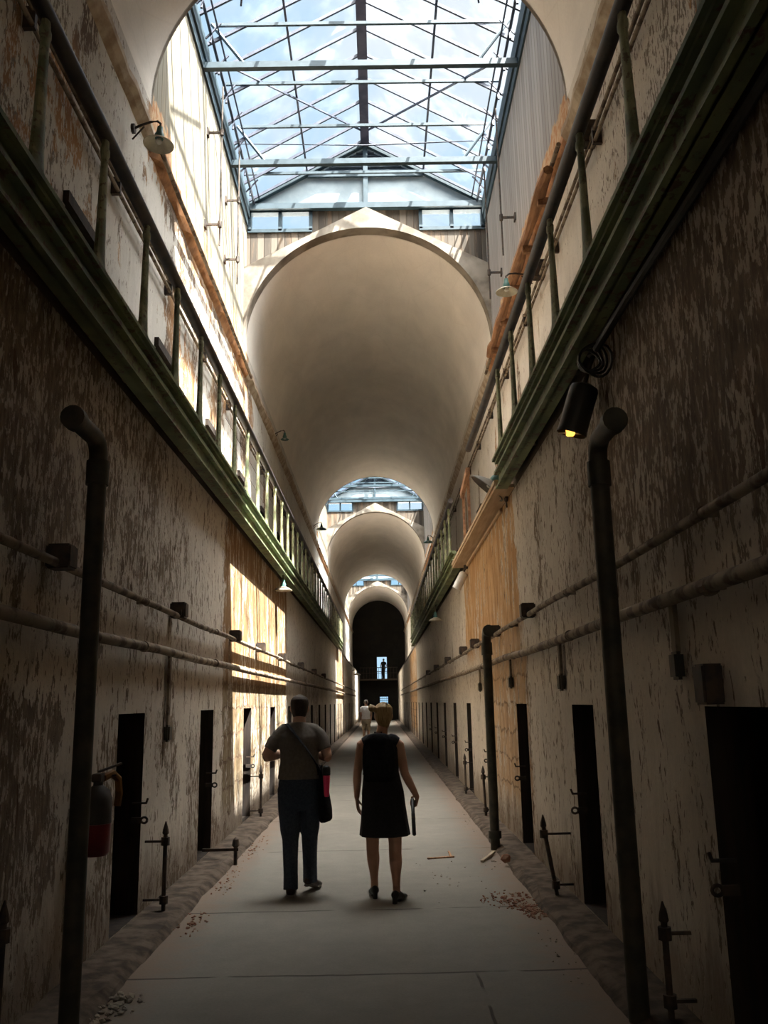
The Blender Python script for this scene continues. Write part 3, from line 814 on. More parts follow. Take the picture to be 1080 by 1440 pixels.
# ------------------------------------------------------------------ pipes on the lower walls
def wall_pipe(x, s, z, r, off, m, label, boxes=(), clamps=True, drops=()):
    root = empty('wall_pipe', (x - s * off, 0, z), label, 'pipe')
    b = MB(); n = 44
    b.tube([(0, -5.5 + 70.0 * i / n, random.uniform(-0.012, 0.012)) for i in range(n + 1)], r, 10); b.build('pipe_run', m, root, smooth=True)
    if clamps:
        yy = 0.9
        while yy < 37:
            b = MB(); b.box(min(0, s * off), max(0, s * off), yy - 0.015, yy + 0.015, -0.015, 0.015)
            b.tube([(0, yy - 0.025, 0), (0, yy + 0.025, 0)], r * 1.18, 10); b.build('clamp', m, root); yy += 2.92
    for yb in boxes:
        b = MB(); b.box(-0.07, 0.07, yb - 0.07, yb + 0.07, -0.02, 0.12, 0.012); b.box(-0.04, 0.04, yb - 0.09, yb + 0.09, 0.0, 0.05)
        b.build('junction_box', MAT['iron'], root)
    for yd, ln in drops:
        b = MB(); b.box(-s * 0.0 - 0.012 + s * off * 0.6, 0.012 + s * off * 0.6, yd - 0.03, yd + 0.03, -ln, 0); b.build('drop_strip', m, root)
        b = MB(); b.box(min(s * off * 0.2, s * off * 0.9), max(s * off * 0.2, s * off * 0.9), yd - 0.05, yd + 0.06, -ln - 0.13, -ln + 0.01, 0.015)
        b.build('drop_box', MAT['pipe'], root)
    return root
wall_pipe(XL, -1, 2.39, 0.026, 0.075, MAT['pipewhite'], 'thin horizontal conduit along the left wall, upper of the two', boxes=(4.9, 7.85, 10.95, 13.3, 16.2, 20, 24, 28))
wall_pipe(XL, -1, 2.05, 0.036, 0.07, MAT['pipewhite'], 'thicker horizontal pipe along the left wall, lower of the two', drops=((7.75, 0.62),))
wall_pipe(XR, 1, 2.40, 0.026, 0.075, MAT['pipewhite'], 'thin horizontal conduit along the right wall, upper of the two', boxes=(8.55, 11.1, 13.5, 15.4, 19, 23, 27))
wall_pipe(XR, 1, 2.07, 0.036, 0.07, MAT['pipewhite'], 'thicker horizontal pipe along the right wall, lower of the two', drops=((4.45, 0.26), (7.35, 0.28), (10.2, 0.22), (13.4, 0.22)))

def stand_pipe(x, y, zt, r, s, label, elbow, base_flange=False, z0=0.0):
    root = empty('stand_pipe', (x, y, z0), label, 'pipe')
    h = zt - z0; R = 0.10
    pts = [(0, 0, 0), (0, 0, h - R)] + [(0, -R + R * math.cos(t), h - R + R * math.sin(t)) for t in [PI / 2 * k / 6 for k in range(1, 7)]] + [(0, -R - elbow, h)]
    b = MB(); b.tube(pts, r, 14); b.build('pipe_run', MAT['pipe'], root, smooth=True)
    b = MB(); b.tube([(0, 0, h - R - 0.16), (0, 0, h - R - 0.02)], r * 1.22, 14); b.build('collar', MAT['pipe'], root, smooth=True)
    b = MB(); b.tube([(0, -R - elbow + 0.02, h), (0, -R - elbow - 0.05, h)], r * 1.25, 14); b.build('collar', MAT['pipe'], root, smooth=True)
    if base_flange:
        b = MB(); b.tube([(0, 0, 0.12), (0, 0, 0.2)], r * 1.4, 14); b.build('base_collar', MAT['pipe'], root, smooth=True)
    for z in (2.2,):
        if z < h and s * x < 0:
            b = MB(); xw = (XL if s < 0 else XR) - x
            b.bar((0, 0, z), (xw, 0, z), 0.035, 0.02); b.tube([(0, 0, z - 0.02), (0, 0, z + 0.02)], r * 1.12, 14); b.build('wall_clamp', MAT['iron'], root)
    return root
stand_pipe(-1.60, 4.82, 3.10, 0.052, -1, 'thick dark upright pipe in front of the left wall, bent at the top', 0.30, z0=0.02)
stand_pipe(1.26, 4.77, 3.03, 0.054, 1, 'thick dark upright pipe in front of the right wall, nearer of two', 0.26, z0=0.02)
stand_pipe(1.22, 10.05, 2.36, 0.052, 1, 'dark upright pipe on the right standing on the floor, farther of two', 0.10, True)

# upright bolt rods standing by the cell doors
def door_rod(x, y, s, h, label, tip=True, bent=0.0):
    root = empty('bolt_rod', (x, y, 0), label, 'iron rod')
    b = MB(); b.tube([(0, 0, 0.0), (bent * 0.5, 0, h * 0.5), (bent, 0, h)], 0.017, 8)
    if tip: b.lathe([(0.017, h - 0.01), (0.026, h), (0.022, h + 0.03), (0.004, h + 0.09)], (bent, 0, 0), (0, 0, 1), 8)
    b.build('rod', MAT['iron'], root)
    xw = (XL if s < 0 else XR) - x + s * 0.02
    for z, dx in ((0.13, bent * 0.15), (h - 0.06, bent)):
        b = MB(); b.bar((dx, 0, z), (xw, 0.0, z), 0.020, 0.016); b.tube([(dx, 0, z - 0.03), (dx, 0, z + 0.03)], 0.034, 8); b.build('arm', MAT['iron'], root)
    return root
for x, y, s, h, lb, bt in (
        (-1.72, 7.25, -1, 0.62, 'black iron bolt rod on the floor by the doorway behind the red extinguisher', 0.0),
        (-1.73, 4.25, -1, 0.66, 'dim iron bolt rod in the bottom left corner, beside the nearest left doorway', 0.0),
        (-1.73, 12.9, -1, 0.66, 'iron bolt rod standing at the sunlit foot of the left wall', 0.0),
        (1.40, 7.5, 1, 0.58, 'leaning iron bolt rod right of the brick rubble', -0.09),
        (1.40, 4.7, 1, 0.50, 'pointed iron bolt rod in the bottom right corner, by the nearest right doorway', 0.0),
        (1.41, 12.5, 1, 0.62, 'iron bolt rod just beyond the standing pipe on the right', -0.02),
        (1.41, 15.4, 1, 0.62, 'farthest iron bolt rod seen along the right wall', 0.0)):
    door_rod(x, y, s, h, lb, bent=bt)
# broken stub on the left
root = empty('rod_stub', (-1.52, 9.45, 0), 'short broken iron stub low on the left, near the man', 'iron rod')
b = MB(); b.tube([(0, 0, 0), (0, 0, 0.2)], 0.02, 8); b.build('rod', MAT['iron'], root)
b = MB(); b.bar((0.03, 0, 0.15), (-0.34, 0, 0.15), 0.03, 0.028); b.lathe([(0.02, 0.17), (0.04, 0.19), (0.03, 0.25), (0.004, 0.27)], (0, 0, 0), (0, 0, 1), 8); b.build('arm', MAT['iron'], root)

# upper-wall conduit on the right and its boxes, on the left a rod
for (x, s, zz, yy0, yy1, lab, bx) in ((UR, 1, 7.02, 0.5, 33.0, 'pale conduit high on the right upper wall behind the railing', (7.7, 10.5)), (UL, -1, 6.55, 0.5, 33.0, 'pale conduit high on the left upper wall behind the railing', ())):
    root = empty('wall_pipe', (x - s * 0.07, 0, zz), lab, 'pipe')
    for dz in (0.0, -0.12):
        b = MB(); b.tube([(0, yy0 + (yy1 - yy0) * i / 20, dz + random.uniform(-0.01, 0.01)) for i in range(21)], 0.02, 8); b.build('pipe_run', MAT['pipewhite'], root)
    yc = 1.2
    while yc < 33:
        b = MB(); b.box(min(-s * 0.02, s * 0.07), max(-s * 0.02, s * 0.07), yc - 0.02, yc + 0.02, -0.15, 0.03); b.build('clamp', MAT['iron'], root); yc += 2.1
    for q in bx:
        b = MB(); b.box(-0.08, 0.08, q - 0.08, q + 0.08, -0.02, 0.22, 0.01); b.build('junction_box', MAT['iron'], root)

# splintered timber lying along the right-hand ledge
b = MB()
pts = [(UR - 0.20, 9.0 + 0.35 * i, 7.62 + random.uniform(-0.03, 0.03)) for i in range(17)]
b.tube(pts, [(random.uniform(0.05, 0.09), random.uniform(0.04, 0.07)) for _ in pts], 7)
for q in range(5):
    yy = 9.6 + q * 1.15; b.box(UR - 0.22, UR - 0.03, yy - 0.03, yy + 0.03, 7.50, 7.60)
tag(b.build('ledge_timber', MAT['timber']), 'splintered reddish timber lying along the ledge under the grey siding', 'timber')
# broken rail piece sticking out where the right railing is missing
b = MB(); b.bar((1.32, 12.2, 4.85), (1.40, 14.0, 4.92), 0.06, 0.11); b.bar((1.36, 12.6, 3.95), (1.36, 12.6, 4.9), 0.04, 0.04); b.bar((1.38, 13.6, 3.95), (1.38, 13.6, 4.92), 0.04, 0.04)
tag(b.build('broken_rail', MAT['timber']), 'rusty broken length of rail in the gap of the right railing', 'rail')

# ------------------------------------------------------------------ lamps
def shade_lamp(name, loc, label, arm_to, rad=0.16, tilt=(0, 0), m_shade='enamel', arm=True):
    """gooseneck lamp: shade centre at loc (rim), arm_to relative point on the wall"""
    root = empty(name, loc, label, 'lamp')
    h = rad * 0.62
    T = Euler((tilt[0], tilt[1], 0)).to_matrix()
    def tf(b):
        for v in b.bm.verts: v.co = T @ v.co
        return b
    b = MB(); b.lathe([(rad, 0), (rad * 1.0, 0.008), (rad * 0.72, h * 0.42), (rad * 0.38, h * 0.66), (0.045, h * 0.8), (0.043, h * 0.8 - 0.004), (rad * 0.36, h * 0.63), (rad * 0.7, h * 0.39), (rad * 0.97, 0.004)], seg=24, cap0=False, cap1=False)
    tf(b).build('lamp_shade', MAT[m_shade], root, smooth=True)
    b = MB(); b.lathe([(0.05, h * 0.76), (0.05, h + 0.02), (0.036, h + 0.05), (0.028, h + 0.11)], seg=14); tf(b).build('socket', MAT['green_enamel'], root, smooth=True)
    b = MB(); b.lathe([(0.014, h * 0.8), (0.03, h * 0.55), (0.036, h * 0.35), (0.02, h * 0.16), (0.002, h * 0.13)], seg=12); tf(b).build('bulb', MAT['bulb'], root, smooth=True)
    a = T @ Vector((0, 0, h + 0.10)); w = Vector(arm_to)
    up = T @ Vector((0, 0, 0.05))
    b = MB(); b.tube([a, a + up, a + up * 1.6 + (w - a) * 0.12, a + up * 1.5 + (w - a) * 0.35, a + up * 0.8 + (w - a) * 0.7, w], 0.013, 8); b.build('arm', MAT['iron'], root, smooth=True)
    b = MB(); d = Vector((1 if w.x > 0 else -1, 0, 0)); 
    if abs(w.z) > abs(w.x) * 1.5: d = Vector((0, 0, 1))
    b.lathe([(0.05, -0.02), (0.05, 0.012)], w, d, 14); b.tube([w + Vector((0, 0, -0.12)), w * 0.6 + (a + up) * 0.4], 0.009, 6); b.build('bracket', MAT['iron'], root)
    return root
shade_lamp('gooseneck_lamp', (-2.17, 7.88, 7.20), 'enamel gooseneck lamp jutting from the left ledge in front of the cream siding', (-0.25, -0.06, 0.15), 0.155, (0.0, 0.05))
shade_lamp('gooseneck_lamp', (1.88, 11.33, 7.22), 'enamel gooseneck lamp against the grey siding on the right ledge', (0.36, -0.05, 0.22), 0.155, (0.0, 0.0))
shade_lamp('gooseneck_lamp', (-1.74, 15.7, 3.60), 'enamel lamp hanging under the left gallery at the sunlit patch', (-0.04, 0, 0.44), 0.165, (0.0, 0.0))
shade_lamp('gooseneck_lamp', (1.36, 21.2, 3.50), 'wide enamel lamp hanging under the far right gallery', (0.04, 0, 0.50), 0.17)
shade_lamp('dish_lamp', (1.29, 9.95, 4.03), 'tilted grey dish lamp at the end of the right fascia', (0.22, -0.05, -0.12), 0.235, (0.10, 0.72), 'grey_enamel')
shade_lamp('gooseneck_lamp', (-2.2, 33.2, 8.2), 'small lamp at the far end of the second vault, left ledge', (-0.3, 0, 0.15), 0.2, m_shade='green_enamel')
shade_lamp('gooseneck_lamp', (1.98, 34.0, 7.75), 'small lamp at the far end of the second vault, right ledge', (0.27, 0, 0.15), 0.2, m_shade='green_enamel')
shade_lamp('gooseneck_lamp', (-2.22, 20.2, 7.85), 'small dark lamp on the left ledge under the second vault', (-0.28, 0, 0.12), 0.10, m_shade='green_enamel')
shade_lamp('gooseneck_lamp', (-1.55, 58.0, 3.35), 'tiny lamp low on the far left, near the end of the corridor', (-0.30, 0, 0.30), 0.26)

def can_light(name, loc, axis, length, rad, label, m, hook_to, yellow=False):
    root = empty(name, loc, label, 'spotlight')
    ax = Vector(axis).normalized()
    b = MB(); b.lathe([(rad, 0), (rad * 1.04, 0.01), (rad, 0.03), (rad, length * 0.93), (rad * 0.9, length), (rad * 0.5, length + 0.02)], (0, 0, 0), ax, 20, cap0=False); b.lathe([(rad * 0.93, 0.03), (0.001, 0.05)], (0, 0, 0), ax, 20, False, False)
    b.build('housing', m, root, smooth=True)
    w = Vector(hook_to)
    b = MB(); mid = ax * length * 0.6; b.tube([mid, mid * 0.4 + w * 0.6 + Vector((0, 0, 0.02)), w], 0.015, 8); b.lathe([(0.05, -0.03), (0.05, 0.03)], w, (0, 0, 1), 12); b.build('bracket', MAT['iron'], root)
    if yellow:
        b = MB(); b.box(-0.045, 0.008, -0.088, -0.038, -0.03, 0.03, 0.006)
        q = b.build('lamp_capsule', MAT['amber'], root); q['label'] = 'small glowing amber lamp'
        b = MB(); b.tube([(-0.09, -0.03, 0.0), (-0.03, -0.07, -0.012), (0.06, -0.06, -0.02)], 0.005, 6); b.build('lamp_holder', MAT['whitemetal'], root)
    return root
can_light('can_spotlight', (1.33, 5.68, 3.36), (0.30, -0.15, 0.93), 0.34, 0.10, 'black cylindrical spotlight with a small amber light, hung under the right gallery', MAT['black'], (0.17, -0.12, 0.55), True)
can_light('can_spotlight', (1.33, 14.9, 3.48), (0.45, -0.2, 0.85), 0.30, 0.075, 'white cylindrical spotlight under the bare plank on the right', MAT['whitemetal'], (0.18, -0.1, 0.36))
# coil of black cable above the spotlight
b = MB()
for k in range(4):
    c = Vector((1.405, 5.35 - 0.05 * k, 3.76 - 0.02 * k)); r = 0.07 + 0.012 * k
    b.tube([c + Vector((r * math.cos(t * PI / 8), 0.03 * math.sin(t * PI / 8 * 2 + k), r * 1.05 * math.sin(t * PI / 8))) for t in range(17)], 0.009, 6, ref=(0, 1, 0))
b.tube([(1.43, 5.25, 3.80), (1.47, 4.6, 3.86), (1.49, 3.6, 3.87), (1.49, 2.4, 3.87)], 0.026, 8)
tag(b.build('cable_coil', MAT['black']), 'coiled black cable under the right gallery above the black spotlight', 'cable')

# fire extinguisher on the left wall, half behind the upright pipe
root = empty('fire_extinguisher', (-1.76, 5.62, 0.72), 'dim red fire extinguisher with an orange hose beside the left upright pipe', 'fire extinguisher')
b = MB(); b.lathe([(0.07, 0), (0.085, 0.02), (0.088, 0.17), (0.088, 0.185)], seg=20); b.build('tank_base', MAT['red'], root, smooth=True)
b = MB(); b.lathe([(0.088, 0.186), (0.088, 0.33), (0.07, 0.38), (0.03, 0.41), (0.028, 0.45)], seg=20); q = b.build('tank', MAT['tagpaper'], root, smooth=True); q['label'] = 'grey labelled upper tank'
b = MB(); b.box(-0.03, 0.03, -0.05, 0.05, 0.43, 0.48, 0.005); b.bar((0, 0, 0.49), (0.10, 0.13, 0.53), 0.02, 0.012); b.bar((0, 0, 0.46), (0.07, 0.11, 0.46), 0.02, 0.01); b.build('valve', MAT['iron'], root)
b = MB(); b.tube([(0.02, 0.03, 0.45), (0.05, 0.12, 0.47), (0.06, 0.21, 0.43), (0.06, 0.25, 0.34), (0.05, 0.25, 0.26)], 0.024, 8); b.build('hose', MAT['orange'], root, smooth=True)
b = MB(); b.box(-0.13, -0.06, -0.04, 0.04, 0.05, 0.42); b.build('wall_mount', MAT['iron'], root)

# ------------------------------------------------------------------ rubble
def rubble(name, spots, m, label, cat, n, smin, smax, zb=0.0):
    b = MB()
    for (cx, cy, rx, ry) in spots:
        for k in range(n):
            a = random.uniform(0, 2 * PI); r = random.random() ** 0.7
            s = random.uniform(smin, smax) * (1.2 - 0.6 * r)
            b.chip((cx + rx * r * math.cos(a), cy + ry * r * math.sin(a), zb + s * 0.35), s)
    return tag(b.build(name, m), label, cat, kind='stuff')
rubble('brick_rubble', [(1.02, 7.6, 0.24, 0.35), (1.14, 7.2, 0.10, 0.3)], MAT['rubble'], 'reddish brick rubble spilled on the floor at the foot of the right wall', 'rubble', 150, 0.005, 0.022)
rubble('plaster_rubble', [(-1.46, 5.25, 0.12, 0.22), (-1.5, 4.9, 0.07, 0.2)], MAT['grey_rubble'], 'dark plaster rubble on the floor in the bottom left corner', 'rubble', 40, 0.01, 0.035)
rubble('brick_grit', [(-1.46, 7.0, 0.12, 0.5), (-1.46, 10.6, 0.12, 1.0), (-1.45, 8.6, 0.1, 0.8)], MAT['rubble'], 'scatter of brick grit along the left kerb', 'grit', 45, 0.005, 0.018)
rubble('plaster_grit', [(1.1, 9.4, 0.15, 0.6), (1.12, 6.0, 0.1, 0.7), (1.15, 12.5, 0.12, 1.2), (0.6, 8.5, 0.5, 1.2)], MAT['grey_rubble'], 'scatter of plaster grit along the right kerb', 'grit', 28, 0.004, 0.014)
b = MB(); b.chip((1.2, 9.05, 0.075), 0.05, 0.8); tag(b.build('brick_fragment', MAT['rubble']), 'single broken brick on the right kerb by the dark doorway', 'brick')
b = MB(); b.bar((0.98, 9.25, 0.02), (1.17, 9.75, 0.03), 0.03, 0.02); tag(b.build('pale_stick', MAT['stick']), 'pale splinter of wood on the floor by the standing pipe', 'stick')
b = MB(); b.bar((0.45, 9.55, 0.008), (0.73, 9.62, 0.008), 0.03, 0.014); b.bar((0.70, 9.60, 0.008), (0.70, 9.95, 0.008), 0.02, 0.012); tag(b.build('floor_strip', MAT['timber']), 'thin bent strip lying on the floor right of the woman', 'strip')

# ------------------------------------------------------------------ bridge across the far end
BY = EY - 1.3
root = empty('bridge', (0, BY, 3.6), 'dark railed footbridge crossing the far end of the corridor', 'bridge')
b = MB(); b.box(XL, XR, 0, 1.25, -0.12, 0.0); b.build('deck', MAT['deck'], root)
b = MB(); b.bar((XL, 0.03, 0.98), (XR, 0.03, 0.98), 0.06, 0.06); b.bar((XL, 0.03, 0.5), (XR, 0.03, 0.5), 0.04, 0.04); b.build('handrail', MAT['iron'], root)
for k in range(13):
    b = MB(); xx = XL + 0.1 + k * (XR - XL - 0.2) / 12; b.bar((xx, 0.03, 0), (xx, 0.03, 0.98), 0.03, 0.03); b.build('baluster', MAT['iron'], root)
# ------------------------------------------------------------------ people
def fuse(b, name, m, parent, voxel=0.007, it=4, loc=None):
    """join overlapping closed shapes into one continuous skin"""
    bmesh.ops.recalc_face_normals(b.bm, faces=b.bm.faces)
    me = bpy.data.meshes.new('tmp'); b.bm.to_mesh(me); b.bm.free()
    o = bpy.data.objects.new('tmp', me); COL.objects.link(o)
    r = o.modifiers.new('r', 'REMESH'); r.mode = 'VOXEL'; r.voxel_size = voxel; r.adaptivity = 0
    s = o.modifiers.new('s', 'SMOOTH'); s.factor = 0.5; s.iterations = it
    dg = bpy.context.evaluated_depsgraph_get()
    me2 = bpy.data.meshes.new_from_object(o.evaluated_get(dg))
    bpy.data.objects.remove(o); bpy.data.meshes.remove(me)
    me2.name = name
    me2.materials.clear(); me2.materials.append(m)
    for p in me2.polygons: p.use_smooth = True
    q = bpy.data.objects.new(name, me2); COL.objects.link(q)
    q.parent = parent
    if loc is not None: q.location = loc
    return q

V = Vector
def head(b, c, k=1.0, turn=0.0):
    """c: chin-level centre; k: scale"""
    R = Matrix.Rotation(turn, 3, 'Z')
    P = lambda x, y, z: V(c) + R @ (V((x, y, z)) * k)
    H = 0.225
    prof = [(-0.01, .022, .022, .062), (0.03, .034, .036, .052), (0.10, .048, .056, .034), (0.2, .058, .078, .014), (0.35, .066, .090, .002), (0.5, .072, .096, -.004), (0.65, .075, .098, -.008), (0.8, .069, .091, -.010), (0.91, .050, .066, -.012), (0.98, .024, .032, -.012), (1.0, .006, .008, -.012)]
    b.tube([P(0, p[3], p[0] * H) for p in prof], [(p[1] * k, p[2] * k) for p in prof], 18, ref=R @ V((1, 0, 0)))
    b.tube([P(0, .088, .118), P(0, .104, .092), P(0, .110, .078), P(0, .092, .072)], [.008 * k, .011 * k, .013 * k, .008 * k], 8)   # nose
    b.tube([P(-.034, .080, .128), P(0, .090, .127), P(.034, .080, .128)], .008 * k, 8)                  # brow
    b.tube([P(-.022, .080, .050), P(0, .089, .051), P(.022, .080, .050)], .0065 * k, 8)                 # lips
    b.tube([P(-.02, .079, .041), P(0, .087, .040), P(.02, .079, .041)], .0065 * k, 8)
    for s in (-1, 1):
        b.tube([P(s * .070, -.008, .075), P(s * .079, -.014, .10), P(s * .078, -.014, .125), P(s * .070, -.006, .138)], [(.006 * k, .010 * k), (.009 * k, .017 * k), (.009 * k, .019 * k), (.005 * k, .010 * k)], 8)   # ears
    return P

def hand(b, w, d, t, n, curl=0.35, k=1.0, spread=0.06):
    """w wrist, d towards the fingers, t towards the thumb side, n the way the fingers curl"""
    w, d, t, n = V(w), V(d).normalized(), V(t), V(n)
    t = (t - d * t.dot(d)).normalized(); n = (n - d * n.dot(d) - t * n.dot(t)).normalized()
    b.tube([w - d * 0.02 * k, w + d * .02 * k, w + d * .055 * k, w + d * .088 * k, w + d * .097 * k], [(.021 * k, .016 * k), (.028 * k, .016 * k), (.037 * k, .015 * k), (.036 * k, .012 * k), (.030 * k, .008 * k)], 12, ref=t)
    L = (.074, .082, .076, .060)
    for i in range(4):
        p = w + d * (.088 - (.006 if i in (0, 3) else 0)) * k + t * (.027 - .018 * i) * k
        pts = [p - d * .02 * k, p]; a = 0.0; fan = (1.5 - i) * spread
        for j, f in enumerate((.42, .32, .26)):
            a += curl * (0.8, 1.1, 0.8)[j]
            dd = (d + t * fan).normalized() * math.cos(a) + n * math.sin(a)
            p = p + dd * L[i] * f * k; pts.append(p)
        b.tube(pts, [.0095 * k, .0092 * k, .0085 * k, .008 * k, .006 * k], 8, ref=t)
    p = w + d * .022 * k + t * .022 * k; pts = [p - t * .012 * k, p]
    for j, f in enumerate((.036, .030, .024)):
        dd = (t * (.75, .45, .15)[j] + d * .8 + n * (.25 + curl * 0.5 * j)).normalized()
        p = p + dd * f * k; pts.append(p)
    b.tube(pts, [.011 * k, .013 * k, .011 * k, .0095 * k, .007 * k], 8, ref=n)

def limb(b, pts, rs, seg=14, ref=(1, 0, 0)):
    b.tube(pts, rs, seg, ref=ref)

def foot(b, a, toe, k=1.0, lift=0.0):
    """a ankle point; toe unit direction in plan; lift raises the heel"""
    a = V(a); t = V((toe[0], toe[1], 0)).normalized()
    s = V((t.y, -t.x, 0))
    base = V((a.x, a.y, 0))
    hz = lift
    pts = [base - t * .055 * k + V((0, 0, .03 + hz)), base - t * .03 * k + V((0, 0, .035 + hz)), base + t * .04 * k + V((0, 0, .036 + hz * .6)), base + t * .10 * k + V((0, 0, .028 + hz * .15)), base + t * .16 * k + V((0, 0, .022)), base + t * .185 * k + V((0, 0, .018))]
    b.tube(pts, [(.018 * k, .018), (.030 * k, .030), (.033 * k, .033), (.040 * k, .025), (.036 * k, .018), (.016 * k, .010)], 12, ref=s)
    b.tube([a + V((0, 0, .02)), V((a.x, a.y, a.z * .6)), base + t * .01 * k + V((0, 0, .04 + hz))], [.036 * k, .036 * k, .033 * k], 12, ref=s)
    return pts, s

def skinmat(name, c, c2):
    return simple(name, c, c2, 9.0, 0.55, spec=0.35)
MAT['skin'] = skinmat('fair_skin', (0.52, 0.31, 0.22), (0.47, 0.27, 0.19))
MAT['skin2'] = skinmat('tanned_skin', (0.48, 0.27, 0.18), (0.42, 0.23, 0.15))
MAT['tee'] = simple('grey_brown_shirt_cloth', (0.15, 0.13, 0.11), (0.12, 0.104, 0.088), 40.0, 0.9, bump=0.15)
MAT['jeans'] = simple('dark_denim', (0.032, 0.042, 0.065), (0.05, 0.062, 0.085), 60.0, 0.9, bump=0.15)
MAT['dress'] = simple('black_dress_cloth', (0.012, 0.012, 0.014), (0.02, 0.02, 0.023), 50.0, 0.9, bump=0.1)
MAT['nylon'] = simple('black_nylon', (0.010, 0.010, 0.012), (0.017, 0.018, 0.02), 40.0, 0.9, bump=0.1, spec=0.08)
MAT['shoe'] = simple('black_leather', (0.012, 0.011, 0.010), (0.022, 0.02, 0.018), 20.0, 0.45)
MAT['brownshoe'] = simple('dark_brown_leather', (0.030, 0.019, 0.013), (0.045, 0.03, 0.02), 20.0, 0.5)
MAT['sole'] = simple('pale_rubber_sole', (0.20, 0.18, 0.16), None, 20.0, 0.8)
MAT['blond'] = simple('blond_hair', (0.42, 0.29, 0.13), (0.24, 0.15, 0.065), 30.0, 0.5, stretch=(3, 1, 0.5), bump=0.5)
MAT['darkhair'] = simple('dark_short_hair', (0.035, 0.026, 0.02), (0.06, 0.045, 0.035), 90.0, 0.7, bump=0.4)
MAT['pink'] = simple('pink_bottle', (0.85, 0.06, 0.17), (0.75, 0.045, 0.14), 8.0, 0.35)
MAT['whiteshirt'] = simple('white_shirt_cloth', (0.78, 0.77, 0.76), (0.7, 0.69, 0.68), 20.0, 0.9)
MAT['khaki'] = simple('khaki_cloth', (0.42, 0.34, 0.24), (0.36, 0.29, 0.2), 20.0, 0.9)
MAT['darkcloth'] = simple('black_cloth', (0.015, 0.015, 0.017), (0.022, 0.022, 0.025), 20.0, 0.9)

def torso_pts(rows, x=0.0):
    return [V((x + r[1], r[2], r[0])) for r in rows], [(r[3], r[4]) for r in rows]

